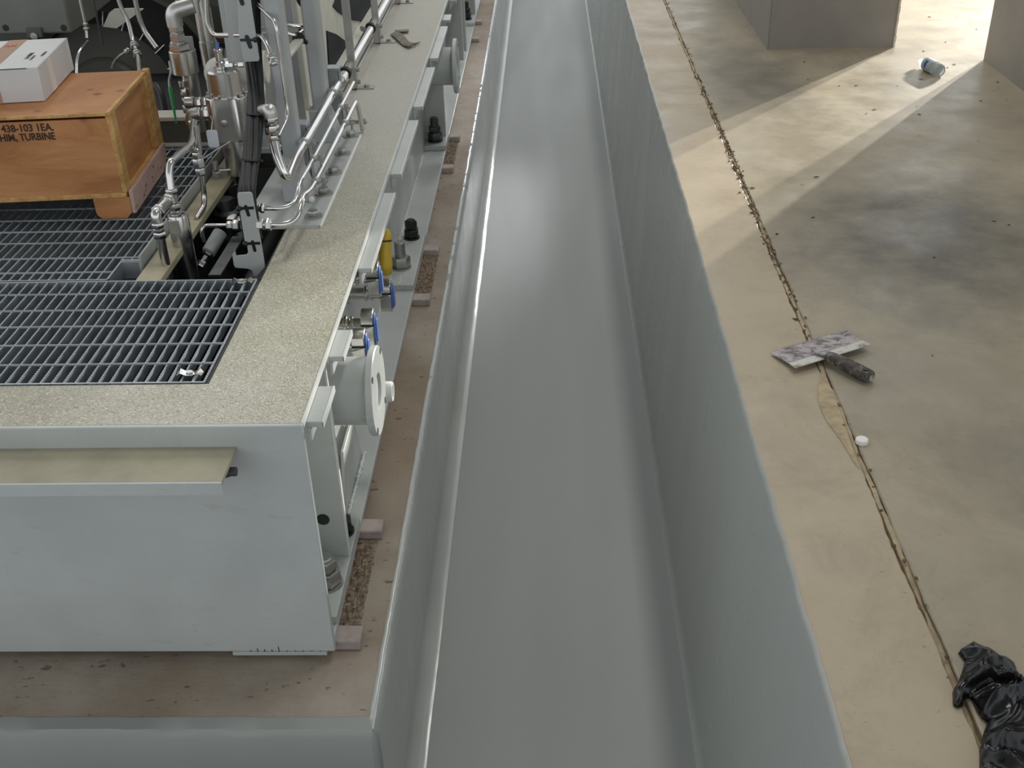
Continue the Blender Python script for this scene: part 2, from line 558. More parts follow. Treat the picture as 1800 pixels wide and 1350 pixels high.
for k in range(0, 419):
    (xa, ya), (xb, yb) = rag[k], rag[k + 1]
    w1 = 0.0015 + 0.003 * abs(noise.noise(Vector((ya * 30, 4, 0))))
    b.add([(xa - w1, ya, ZS + 0.002), (xa + 0.003, ya, ZS + 0.0045), (xb + 0.003, yb, ZS + 0.0045), (xb - w1, yb, ZS + 0.002)], [(0, 1, 2, 3)])
b.build('coating_edge', 'white_edge', wl, smooth=False, label='pale ragged coating edge')  # pale bead also stands in for the highlight along the rim
# front trench wall under the plinth edge
prof = [(ZS + 0.002, 1.985), (ZS + 0.003, 1.945), (ZS - 0.015, 1.930), (ZS - 0.10, 1.927), (ZF + cv, 1.927), (ZF + 0.002, 1.927 - cv)]
b = MB(); vs = []; fs = []; n = 70
for j in range(n + 1):
    x = -3.6 + (3.6 - 0.462) * j / n
    for i, (z, y) in enumerate(prof):
        vs.append((x, y + (jit(x, 11, 0.004) if i < 2 else 0), z))
for j in range(n):
    for i in range(5):
        q = j * 6 + i
        fs.append((q, q + 6, q + 7, q + 1))
b.add(vs, fs)
# rounded corner between both faces
vs = []; fs = []
for j in range(7):
    a_ = math.pi / 2 * j / 6
    for i, (z, y) in enumerate(prof):
        d_ = 1.945 - y                       # outward distance
        rr = 0.001 + max(0.0, d_ + 0.0005)
        vs.append((-0.464 + rr * math.sin(a_), 1.947 - rr * math.cos(a_), z))
for j in range(6):
    for i in range(5):
        q = j * 6 + i
        fs.append((q, q + 6, q + 7, q + 1))
b.add(vs, fs)
struct(b.build('wall_trench_front', 'trench_floor_coat', ang=50), 'grey coated front edge of the plinth')
# plinth
b = MB()
b.box(-3.6, -0.462, 1.95, 18.5, ZF - 0.1, ZS)
plinth = struct(b.build('floor_plinth', 'plinth', smooth=False), 'pitted brown concrete plinth under the skid')
# right trench wall: very slightly battered
prof = [(0.425, ZF + 0.001), (0.438, ZF + 0.006), (0.446, ZF + 0.03), (0.462, -0.85), (0.480, -0.5), (0.498, -0.12), (0.5035, -0.014), (0.5065, -0.002), (0.5125, 0.0012)]
def jr(i, y):
    if i >= 6: return (jit(y, 21.0, 0.0035, 9), jit(y, 23, 0.002) if i == 6 else 0)
    if i >= 2: return (0.004 * noise.noise(Vector((y * 0.9, i * 0.7, 3))), 0)
    return (jit(y, 5, 0.0012, 4), 0)
b = sweep(prof, -2.0, 18.5, 0.025, jr)
b.f = [tuple(reversed(f)) for f in b.f]
for i, f in enumerate(b.f):
    pass
struct(b.build('wall_trench_right', 'trench_wall_lightened', ang=60, recalc=False), 'tall grey coated trench wall below the hall floor')

# hall floor: strip beside the trench, joint, main slab
def floor_piece(name, xa, xb, ja, jb, mat, y0=-2.0, y1=18.5, step=0.02, xfar=None):
    b = MB(); n = int((y1 - y0) / step); vs = []; fs = []
    for j in range(n + 1):
        y = y0 + (y1 - y0) * j / n
        a_ = xa + (jit(y, ja, 0.0035, 9) if ja else 0)
        c_ = xb + (jit(y, jb, 0.006, 9) if jb else 0)
        vs += [(a_, y, -0.1), (a_, y, -0.004), (a_ + 0.004, y, 0), (c_ - 0.004, y, 0), (c_, y, -0.004), (c_, y, -0.1)]
    for j in range(n):
        for i in range(5):
            q = j * 6 + i
            fs.append((q, q + 1, q + 7, q + 6))
    b.add(vs, fs)
    b.f = [tuple(reversed(f)) for f in b.f]
    return b.build(name, mat, smooth=False)
struct(floor_piece('floor_edge', 0.506, 0.744, 21.0, 31.0, 'floor_strip'), 'tan concrete strip between trench and floor joint')
main = struct(floor_piece('floor', 0.760, 9.0, 33.0, None, 'floor_slab'), 'worn grey and tan concrete hall floor')
b = MB(); vs = []; fs = []
n = 1000
for j in range(n + 1):
    y = -2 + 20.5 * j / n
    c_ = 0.752 + jit(y, 35, 0.004, 5)
    h = 0.001 + 0.004 * noise.noise(Vector((y * 6, 2, 0))) + 0.003 * noise.noise(Vector((y * 31, 2, 4)))
    if y < 1.95: h -= 0.008 * min(1, (1.95 - y) / 0.15)
    if y > 3.1: h -= 0.006 * min(1, (y - 3.1) / 0.3) * (0.6 + noise.noise(Vector((y * 12, 9, 0))))
    w_ = 0.008 + 0.005 * noise.noise(Vector((y * 9, 7, 0)))
    vs += [(c_ - w_, y, -0.02), (c_ - w_ * 0.7, y, h - 0.003), (c_, y, h), (c_ + w_ * 0.7, y, h - 0.004), (c_ + w_, y, -0.02)]
for j in range(n):
    for i in range(4):
        q = j * 5 + i
        fs.append((q, q + 5, q + 6, q + 1))
b.add(vs, fs)
b.build('joint_filler', 'joint_filler', main, label='crumbly mortar in the floor joint')
b = MB()
b.box(0.73, 0.78, -2, 18.5, -0.09, -0.012)
b.build('joint_bed', 'joint_dirt', main, smooth=False)
b = MB()
for k in range(420):
    y = random.uniform(0.9, 9) if k % 4 == 0 else random.gauss(4.3, 0.75)
    x = 0.752 + random.gauss(0, 0.008)
    r = random.uniform(0.0015, 0.0055)
    b.sphere((x, y, r * 0.3), r, 5, 3, (1, random.uniform(0.8, 2), 0.7))
stuff(b.build('joint_crumbs', 'joint_dirt', main, smooth=False))

ptch = [az(u, v, 0) for u, v in ((1443, 655), (1437, 690), (1440, 712), (1452, 740), (1478, 775), (1500, 812), (1512, 826), (1490, 762), (1468, 700), (1452, 662))]
b = MB(); b.prism([(q.x, q.y, 0.0005) for q in ptch], (0, 0, 0.002))
b.build('mortar_patch', 'joint_filler', main, bev=0.001, label='thin smear of mortar beside the joint')
# columns
b = MB(); b.box(1.188, 1.866, 6.116, 8.6, -0.05, 3.4)
c1 = struct(b.build('column_1', 'column_concrete', bev=0.006), 'wide grey concrete column at the top of the floor')
b = MB()
pts = []
for k in range(60):
    z = 0.0 + 0.03 * k
    b.box(1.858, 1.868 + 0.004 * noise.noise(Vector((z * 20, 0, 0))), 6.110, 6.122 + 0.004 * noise.noise(Vector((z * 25, 4, 0))), z, z + 0.031)
b.build('chipped_corner', 'chipped_edge', c1, smooth=False, label='pale chipped column corner')
b = MB(); b.box(2.240, 4.6, 4.3, 5.82, -0.05, 3.4)
struct(b.build('column_2', 'column_concrete', bev=0.006), 'grey concrete column at the right edge')

# hall shell around (outside the picture)
b = MB(); b.box(-8.2, 9.2, -6.2, 7.6, 7.0, 7.2)
struct(b.build('ceiling', 'hall_paint', smooth=False))
# the back and left walls have open bands, added to let sky light in
b = MB(); b.box(-9, 9, -6.2, -6, -1.3, 0.7); b.box(-9, 9, -6.2, -6, 6.2, 7.2)
struct(b.build('wall_back', 'hall_paint', smooth=False))
b = MB(); b.box(-8.2, -8, -6, 7.6, -1.3, 0.7); b.box(-8.2, -8, -6, 7.6, 6.4, 7.2)
struct(b.build('wall_left', 'hall_paint', smooth=False))
b = MB(); b.box(9, 9.2, -6.2, 7.6, -1.3, 0.7); b.box(9, 9.2, -6.2, 7.6, 6.4, 7.2)
struct(b.build('wall_right', 'hall_paint', smooth=False))

# ================================================================== SKID
skid = thing('equipment_skid', (-1.4, 2.2, -0.578), 'long pale grey painted steel skid frame standing on the concrete plinth', 'skid')
ZB = -0.578
# deck
b = MB()
b.box(-3.2, XS, Y0, 2.386, ZT - 0.016, ZT)
b.box(-0.866, XS, 2.386, 13.0, ZT - 0.016, ZT)
b.build('deck_plate', 'deck', skid, smooth=False, label='gritty beige non-slip deck')
b = MB(); b.box(-3.2, -0.866, 4.32, 13.0, ZT - 0.03, ZT - 0.004)
b.build('inner_deck', 'deck_smooth', skid, smooth=False)
# pale strip along the deck edge
b = MB(); b.box(XS - 0.001, XS + 0.003, Y0, 13.0, ZT - 0.018, ZT + 0.001)
b.build('deck_edge', 'white_edge', skid, smooth=False, label='pale deck edge strip')
# front plate and right end edge
b = MB(); b.box(-3.2, XS + 0.003, Y0 - 0.012, Y0 + 0.006, ZB, ZT - 0.0005)
b.build('front_plate', 'skid', skid, bev=0.0025)
b = MB(); b.box(-0.872, XS - 0.02, Y0 - 0.014, Y0, ZB - 0.012, ZB)
b.build('scale_plate', 'skid', skid, smooth=False)
for k, xk in enumerate((-0.822, -0.803, -0.784, -0.764, -0.745, -0.723, -0.700, -0.679, -0.655, -0.632)):
    h = (0.006, 0.012, 0.008, 0.008, 0.018, 0.004, 0.004, 0.004, 0.003, 0.003)[k]
    b = MB(); b.box(xk - 0.0012, xk + 0.0012, Y0 - 0.0132, Y0 - 0.0118, ZB, ZB + h)
    b.build('scale_mark', 'black_ink', skid, smooth=False)
# ledge on the front plate
b = MB(); b.box(-3.2, -0.757, 2.045, Y0 - 0.011, 0.080, 0.092)
b.build('front_ledge', 'dusty_ledge', skid, bev=0.002, label='dusty ledge plate along the front')
b = MB(); b.box(-3.2, -0.757, 2.040, 2.046, 0.058, 0.0915)
b.build('ledge_rim', 'skid', skid, smooth=False)
b = MB(); b.hexp((-0.775, 2.13, 0.080), (-0.775, 2.13, 0.050), 0.014); b.cyl((-0.775, 2.13, 0.06), (-0.748, 2.13, 0.06), 0.011)
b.build('ledge_bolt', 'dark_steel', skid)
# web, bottom flange
b = MB(); b.box(-0.738, -0.722, Y0, 13.0, ZB, ZT - 0.016)
b.build('web', 'skid', skid, smooth=False)
b = MB(); b.box(-0.98, XS - 0.002, Y0 + 0.006, 13.0, ZB, ZB + 0.022)
b.build('bottom_flange', 'skid', skid, bev=0.003)
# interior pan below the gratings
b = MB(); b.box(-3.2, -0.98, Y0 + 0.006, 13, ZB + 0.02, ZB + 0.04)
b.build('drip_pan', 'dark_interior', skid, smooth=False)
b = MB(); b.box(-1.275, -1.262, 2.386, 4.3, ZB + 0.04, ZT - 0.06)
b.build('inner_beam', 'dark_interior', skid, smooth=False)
# pads under the anchors
for (ya, yb) in ((2.27, 2.71), (4.35, 4.93), (6.18, 6.42), (9.2, 9.75)):
    b = MB(); b.box(-0.722, XS - 0.001, ya, yb, ZB + 0.022, ZB + 0.05)
    b.build('anchor_pad', 'skid', skid, bev=0.003)
# gussets facing the camera
def gusset(y, x1, hole=True):
    poly = [(-0.724, ZB + 0.05), (x1, ZB + 0.05), (x1, ZT - 0.03), (-0.724, ZT - 0.03)]
    b = MB()
    b.prism([(px_, y, pz_) for px_, pz_ in poly], (0, 0.012, 0))
    g = b.build('gusset', 'skid', skid, bev=0.002)
    b = MB(); b.box(x1 - 0.004, x1 + 0.001, y - 0.001, y + 0.013, ZB + 0.05, ZT - 0.03)
    b.build('gusset_edge', 'white_edge', g, smooth=False)
    if hole:
        b = MB(); b.lathe((-0.662, y - 0.002, -0.392), (0, 1, 0), [(0, 0.019), (0.003, 0.019)], 24)
        b.build('gusset_hole_shade', 'dark_interior', g)  # dark disc on the plate, painted in for the shade of a hole
gusset(2.527, -0.598)
gusset(6.36, -0.606, False)
gusset(8.05, -0.606, False)
gusset(8.30, -0.600, False)
gusset(9.5, -0.600, False)
# lips along the deck edge
for (ya, yb) in ((2.232, 2.400), (2.551, 2.702), (3.102, 3.738), (3.928, 4.575), (4.763, 5.403), (5.57, 6.24), (6.386, 6.526), (6.9, 7.9)):
    b = MB()
    b.box(XS + 0.003, -0.550, ya, yb, ZT - 0.034, ZT - 0.018)
    b.box(XS + 0.003, XS + 0.012, ya, yb, ZT - 0.075, ZT - 0.034)
    l_ = b.build('edge_lip', 'skid', skid, bev=0.002)
    b = MB(); b.box(-0.5535, -0.5495, ya, yb, ZT - 0.0345, ZT - 0.0172)
    b.build('lip_edge', 'white_edge', l_, smooth=False)
# weld beads
def weld(p0, p1, r, parent=skid, nm='weld_bead', mat='white_edge'):
    b = MB(); p0 = Vector(p0); p1 = Vector(p1); L = (p1 - p0).length
    n = int(L / 0.009)
    for k in range(n):
        p = p0.lerp(p1, (k + 0.5) / n)
        b.sphere(p + Vector((random.uniform(-1, 1), 0, 0)) * 0.0015, r * random.uniform(0.8, 1.15), 7, 4, (1, 0.9, 0.8))
    b.build(nm, mat, parent)
weld((-0.640, 2.76, ZB + 0.026), (-0.636, 3.10, ZB + 0.026), 0.007)
weld((-0.720, 3.3, ZB + 0.024), (-0.720, 6.1, ZB + 0.024), 0.006)
weld((-0.665, 4.95, ZB + 0.026), (-0.660, 4.36, ZB + 0.05), 0.005)
# short stiffener plate standing on the flange behind the gusset
b = MB(); b.prism([(-0.722, 2.76, ZB + 0.022), (-0.648, 2.76, ZB + 0.022), (-0.648, 3.06, ZB + 0.10), (-0.722, 3.06, ZB + 0.42)], (0, 0.012, 0))
b.build('knee_plate', 'skid', skid, bev=0.002)
b = MB(); b.prism([(-0.655, 2.74, ZB + 0.022), (-0.655, 3.10, ZB + 0.022), (-0.655, 3.02, ZB + 0.22), (-0.655, 2.82, ZB + 0.22)], (0.010, 0, 0))
b.build('knee_plate', 'skid', skid, bev=0.002)
# flanged pipe stubs
def flanged_stub(y, zc, rp, rf):
    b = MB()
    b.lathe((-0.722, y, zc), (1, 0, 0), [(0, rp), (0.22, rp)], 48)
    st = b.build('pipe_stub', 'skid', skid)
    b = MB()
    ri = 0.052
    x, yv = Vector((0, 1, 0)), Vector((0, 0, 1))
    n = 56; vs = []; fs = []
    for xx, r in ((0.208, rp - 0.004), (0.208, rf - 0.003), (0.211, rf), (0.226, rf), (0.229, rf - 0.003), (0.229, ri + 0.004), (0.228, ri), (0.15, ri)):
        for k in range(n):
            a_ = 2 * math.pi * k / n
            vs.append((-0.722 + xx, y + r * math.cos(a_), zc + r * math.sin(a_)))
    for i in range(7):
        for k in range(n):
            fs.append((i * n + k, i * n + (k + 1) % n, (i + 1) * n + (k + 1) % n, (i + 1) * n + k))
    b.add(vs, fs)
    fl = b.build('flange', 'skid', st, recalc=True)
    b = MB(); b.lathe((-0.722 + 0.155, y, zc), (1, 0, 0), [(0, ri), (0.004, ri)], 40)
    b.build('bore_shade', 'dark_interior', st)  # dark plug stands in for shade deep in the bore
    for k in range(4):
        a_ = 2 * math.pi * (k + 0.5) / 4; rb = (rf + rp) / 2 + 0.004
        b = MB(); b.lathe((-0.722 + 0.2285, y + rb * math.cos(a_), zc + rb * math.sin(a_)), (1, 0, 0), [(0, 0.010), (0.0015, 0.010)], 14)
        b.build('bolt_hole_shade', 'dark_interior', fl)  # dark disc in place of the shade inside a bolt hole
flanged_stub(2.70, -0.065, 0.098, 0.130)
flanged_stub(6.08, -0.045, 0.100, 0.145)
# drain boss on a small bracket
b = MB(); b.box(-0.60, -0.545, 2.95, 2.985, -0.32, -0.175)
b.build('boss_bracket', 'skid', skid, bev=0.003)
b = MB(); b.lathe((-0.548, 2.968, -0.232), (1, 0, 0), [(0, 0.030), (0.006, 0.033), (0.045, 0.033), (0.05, 0.030), (0.05, 0.022), (0.03, 0.020)], 28)
b.build('drain_boss', 'white_edge', skid)
# bolted base plate with five bolts
plate = thing('base_plate', (-0.9, 3.84, ZT), 'pale grey bolted base plate on the deck beside the slotted cable bracket', 'plate')
b = MB(); b.box(-1.02, -0.756, 3.385, 4.315, ZT - 0.004, ZT + 0.012)
b.build('plate', 'skid', plate, bev=0.002)
b = MB(); b.tube([(-0.755, 3.385, ZT + 0.004), (-0.755, 4.315, ZT + 0.004)], 0.006, 8)
b.build('weld_line', 'white_edge', plate)
def hexbolt(c, s, root=None, nm='bolt', mat='zinc', washer=True):
    b = MB(); c = Vector(c)
    if washer: b.cyl(c, c + Vector((0, 0, s * 0.18)), s * 1.15, n=20)
    b.hexp(c + Vector((0, 0, s * 0.15)), c + Vector((0, 0, s * 0.85)), s * 0.72, s * 0.08, random.random())
    return b.build(nm, mat, root)
for k in range(5):
    hexbolt((-0.789, 3.452 + 0.2085 * k, ZT + 0.012), 0.027, plate)

# ------------------------------------------------------------------ anchor bolts
def anchor(name, x, y, z, r, mat, label, tall=0.06, sleeve=0.0, zoff=0.0):
    t = thing(name, (x, y, z), label, 'anchor bolt', 'anchor bolts on the skid flange')
    b = MB(); b.cyl((x, y, z), (x, y, z + 0.008), r * 1.06, n=28)
    b.build('washer', mat, t)
    b = MB(); b.hexp((x, y, z + 0.008), (x, y, z + 0.008 + r * 1.1), r, r * 0.12, random.random())
    b.build('nut', mat, t)
    b = MB(); b.lathe((x, y, z), (0, 0, 1), [(0, r * 0.56), (0.01 + r * 1.1, r * 0.56), (tall + r * 1.1, r * 0.56), (tall + r * 1.1 + 0.004, r * 0.48)], 24)
    b.build('stud', mat, t)
    if sleeve:
        b = MB(); b.hexp((x, y, z + 0.008 + r * 1.25), (x, y, z + 0.008 + r * 1.25 + sleeve), r * 0.82, r * 0.1, 0.4)
        b.build('jam_nut', mat, t)
    return t
ZP = ZB + 0.05
anchor('anchor_bolt', -0.643, 2.405, ZP, 0.042, 'zinc', 'bright steel anchor bolt half hidden behind the skid front plate', 0.05, 0.03)
anchor('anchor_bolt', -0.640, 2.64, ZP, 0.036, 'black_oxide', 'dark anchor nut just behind the nearest gusset', 0.03)
anchor('anchor_bolt', -0.668, 4.53, ZP, 0.043, 'zinc', 'bright steel anchor bolt on the flange near the yellow grip', 0.075)
anchor('anchor_bolt', -0.655, 4.86, ZP, 0.036, 'black_oxide', 'black anchor bolt behind the bright one on the flange', 0.05, 0.035)
anchor('anchor_bolt', -0.662, 6.27, ZP, 0.042, 'dark_steel', 'dark steel anchor bolt in front of the far dark gusset', 0.09, 0.03)
anchor('anchor_bolt', -0.665, 9.33, ZP, 0.042, 'black_oxide', 'farthest black anchor bolt at the top of the skid side', 0.09, 0.03)

# ------------------------------------------------------------------ levelling blocks on the plinth
blocks = [(2.255, -0.528, 'nearest grout block under the front corner of the skid'),
          (2.735, -0.530, 'grout block on the plinth beside the nearest black anchor nut'),
          (4.335, -0.524, 'grout block below the bright anchor bolt by the yellow grip'),
          (4.86, -0.527, 'grout block beside the black anchor bolt on the flange'),
          (5.98, -0.537, 'grout block just before the dark steel anchor bolt'),
          (6.52, -0.537, 'grout block beside the dark steel anchor bolt'),
          (8.92, -0.540, 'second farthest grout block along the skid'),
          (9.5, -0.545, 'farthest grout block at the top of the skid')]
for (y, xr, lb) in blocks:
    b = MB()
    b.prism([(-0.70, y - 0.03, ZS), (xr, y - 0.032, ZS), (xr - 0.002, y - 0.030, ZB), (-0.70, y - 0.028, ZB)], (0, 0.065, 0))
    tag(b.build('grout_block', 'grout_block', bev=0.005), lb, 'grout block', 'levelling blocks under the skid flange')
# chipped pockets between blocks
def chipped(y0, y1, x0, x1):
    b = MB(); nx, ny = 22, int((y1 - y0) / 0.006); vs = []; fs = []
    for j in range(ny + 1):
        for i in range(nx + 1):
            x = x0 + (x1 - x0) * i / nx; y = y0 + (y1 - y0) * j / ny
            ed = min(i, nx - i, j, ny - j)
            xe = x + (0.006 * noise.noise(Vector((y * 40, 0, 2))) if i == nx else 0)
            h = 0.010 * noise.noise(Vector((x * 90, y * 45, 0))) + 0.006 * noise.noise(Vector((x * 220, y * 140, 3)))
            vs.append((xe, y, ZS + 0.004 + (h if ed > 0 else -0.004)))
    for j in range(ny):
        for i in range(nx):
            q = j * (nx + 1) + i
            fs.append((q, q + 1, q + nx + 2, q + nx + 1))
    b.add(vs, fs)
    return stuff(b.build('chipped_pocket', 'chipped', plinth, smooth=False, label='rough chipped concrete beside the flange'))
chipped(2.295, 2.70, -0.66, -0.545)
chipped(4.375, 4.82, -0.66, -0.530)
chipped(6.02, 6.48, -0.66, -0.545)

# ------------------------------------------------------------------ gratings
grp = 'bar grating panels on the skid deck'
def grating(name, x0, x1, y0, y1, rods, label, cut=None):
    t = thing(name, ((x0 + x1) / 2, y0, ZT - 0.03), label, 'grating')
    pitch = 0.0302; th = 0.0045; dep = 0.030
    L = y1 - y0; n = int(L / 0.011)
    def bar_mesh(L):
        n = int(L / 0.0105); zs = []; vs = []; fs = []
        top = []
        for k in range(n):
            ya = L * k / n; yb = L * (k + 0.45) / n; yc = L * (k + 0.55) / n
            top += [(ya, 0.0), (yb, 0.0), (yc, -0.0035)]
        top.append((L, 0.0))
        b = MB()
        m = len(top)
        for sx in (0, th):
            for (y, z) in top: vs.append((sx, y, ZT + z))
        for i in range(m - 1):
            fs.append((i, m + i, m + i + 1, i + 1))
        o = 2 * m
        vs += [(0, 0, ZT - dep), (th, 0, ZT - dep), (th, L, ZT - dep), (0, L, ZT - dep)]
        fs.append(tuple([o] + [o + 3] + list(reversed(range(m)))))
        fs.append(tuple([o + 2, o + 1] + list(range(m, 2 * m))))
        fs.append((o, o + 1, m, 0) if False else (0, m, o + 1, o))
        fs.append((o, o + 1, o + 2, o + 3))
        fs.append((o + 3, o + 2, 2 * m - 1, m - 1))
        b.add(vs, fs); return b
    proto = {}
    k = 0; x = x1 - th
    while x > x0:
        segs = [(y0, y1)]
        if cut and x > cut[0]:
            segs = [(cut[1], y1)]
        for (ya, yb) in segs:
            key = round(yb - ya, 3)
            if key not in proto:
                bb = bar_mesh(yb - ya)
                bb.v = [p + Vector((x, ya, 0)) for p in bb.v]
                o = bb.build('bearing_bar', 'galvanised', t, smooth=False, recalc=True)
                proto[key] = (o, x, ya)
            else:
                o, xa, y_a = proto[key]
                link_copy(o, t, o.location + Vector((x - xa, ya - y_a, 0)))
        x -= pitch
    first = None
    for yr in rods:
        xe = x1
        if cut and yr < cut[1]: xe = cut[0]
        b = MB(); b.tube([(x0, yr, ZT - 0.001), (xe, yr, ZT - 0.001)], 0.0036, 7)
        b.build('cross_rod', 'galvanised', t)
    for yb in (y0, y1 - 0.005):
        xe = cut[0] if cut and yb == y0 else x1
        b = MB(); b.box(x0, xe, yb, yb + 0.005, ZT - dep, ZT + 0.0015)
        b.build('banding_bar', 'galvanised', t, smooth=False)
    if cut:
        b = MB(); b.box(cut[0], x1, cut[1] - 0.006, cut[1], ZT - 0.05, ZT + 0.004)
        b.build('banding_bar', 'galvanised', t, smooth=False)
        b = MB(); b.box(cut[0] - 0.004, cut[0], y0, cut[1], ZT - 0.05, ZT + 0.004)
        b.build('banding_bar', 'galvanised', t, smooth=False)
    return t
yr1 = [az(110, v, ZT).y for v in (641, 606.8, 574.5, 546, 517.6)]
g1 = grating('bar_grating', -1.95, -0.880, 2.392, 2.998, yr1, 'near serrated steel bar grating panel in the corner of the skid deck')
yr2 = [az(60, v, ZT).y for v in (480, 455, 428, 408, 388, 368)]
d_ = yr2[1] - yr2[0]
while yr2[-1] < 4.2: yr2.append(yr2[-1] + 0.1016)
g2 = grating('bar_grating', -2.25, -1.280, 3.006, 4.235, yr2, 'far serrated bar grating panel with the wooden crate on it', cut=(-1.335, 3.13))
# grating clips
def clip(u, v, label):
    p = az(u, v, ZT); t = thing('grating_clip', p, label, 'clip', 'saddle clips on the near grating')
    b = MB()
    for s_ in (-1, 1):
        b.add([(p.x + s_ * 0.008, p.y - 0.011, ZT + 0.004), (p.x + s_ * 0.022, p.y - 0.013, ZT + 0.012), (p.x + s_ * 0.026, p.y + 0.013, ZT + 0.012), (p.x + s_ * 0.008, p.y + 0.011, ZT + 0.004),
               (p.x + s_ * 0.032, p.y - 0.010, ZT + 0.003), (p.x + s_ * 0.034, p.y + 0.010, ZT + 0.003)], [(0, 1, 2, 3), (1, 4, 5, 2)])
    b.box(p.x - 0.009, p.x + 0.009, p.y - 0.011, p.y + 0.011, ZT - 0.008, ZT + 0.004)
    b.build('saddle', 'stainless_bright', t, smooth=False)
    b = MB(); b.hexp((p.x, p.y, ZT + 0.003), (p.x, p.y, ZT + 0.010), 0.009)
    b.build('bolt_head', 'stainless', t)
clip(334, 659, 'bright saddle clip at the front corner of the near grating')
clip(425, 497, 'bright saddle clip at the back corner of the near grating')
# frame angle around grating 1 (coloured dark for the shaded gap on its right)
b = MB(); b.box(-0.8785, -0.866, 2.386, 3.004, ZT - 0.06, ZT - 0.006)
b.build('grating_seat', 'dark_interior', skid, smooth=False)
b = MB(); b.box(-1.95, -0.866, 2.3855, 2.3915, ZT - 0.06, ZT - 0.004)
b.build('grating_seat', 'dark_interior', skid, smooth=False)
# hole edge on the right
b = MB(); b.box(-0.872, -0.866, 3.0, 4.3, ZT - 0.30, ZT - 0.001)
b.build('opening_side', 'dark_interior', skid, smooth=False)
# cream floor plate and toe plate beside the far grating
b = MB(); b.box(-1.262, -1.185, 3.012, 4.24, ZT - 0.035, ZT - 0.012)
b.build('walkway_plate', 'cream_floor', skid, bev=0.002, label='dusty cream floor plate')
b = MB(); b.box(-1.280, -1.272, 3.13, 4.24, ZT - 0.04, ZT + 0.022)
b.build('toe_plate', 'plate_grey', skid, bev=0.001, label='blue grey toe plate')
b = MB(); b.box(-1.335, -1.275, 3.125, 3.131, ZT - 0.05, ZT + 0.012)
b.build('toe_plate', 'plate_grey', skid, bev=0.001)
# cross beam behind the far grating
b = MB(); b.box(-3.0, -1.10, 4.25, 4.33, ZT - 0.1, ZT + 0.105)
cb = b.build('cross_beam', 'dark_casing', skid, bev=0.004)
b = MB(); b.box(-3.0, -1.10, 4.243, 4.34, ZT + 0.1, ZT + 0.116)
b.build('beam_cap', 'cream_panel', cb, bev=0.002)
b = MB(); b.box(-3.0, -1.10, 4.236, 4.25, ZT - 0.002, ZT + 0.012)
b.build('beam_foot', 'cream_panel', cb, bev=0.002)

# ================================================================== PIPEWORK HELPERS
def hexstack(p0, d, items, mat, parent, nm='fitting_nut'):
    """row of hex nuts / collars along d: items (offset, length, radius, hex?)"""
    p0 = Vector(p0); d = Vector(d).normalized()
    for (o, L, r, hx) in items:
        b = MB(); a_ = p0 + d * o; c_ = p0 + d * (o + L)
        if hx: b.hexp(a_, c_, r, min(0.003, L * 0.15), 0.3)
        else: b.cyl(a_, c_, r, n=18, ch=min(0.002, L * 0.2))
        b.build(nm, mat, parent)
def tube_run(name, pts, r, label, mat='stainless', fillet=0.04, cat='tube', nuts=(), group=None):
    pts = [Vector(p) for p in pts]
    t = thing(name, min(pts, key=lambda p: p.z), label, cat, group)
    b = MB(); b.tube(pts, r, 14, fillet)
    b.build('tube', mat, t)
    for (i, fr) in nuts:      # nut on segment i at fraction fr
        a_, c_ = pts[i], pts[i + 1]
        d = (c_ - a_).normalized(); p = a_.lerp(c_, fr)
        hexstack(p - d * r * 2.0, d, [(0, r * 2.2, r * 1.9, True), (r * 2.3, r * 0.7, r * 1.5, False), (r * 3.0, r * 1.8, r * 2.0, True)], 'stainless', t)
    return t

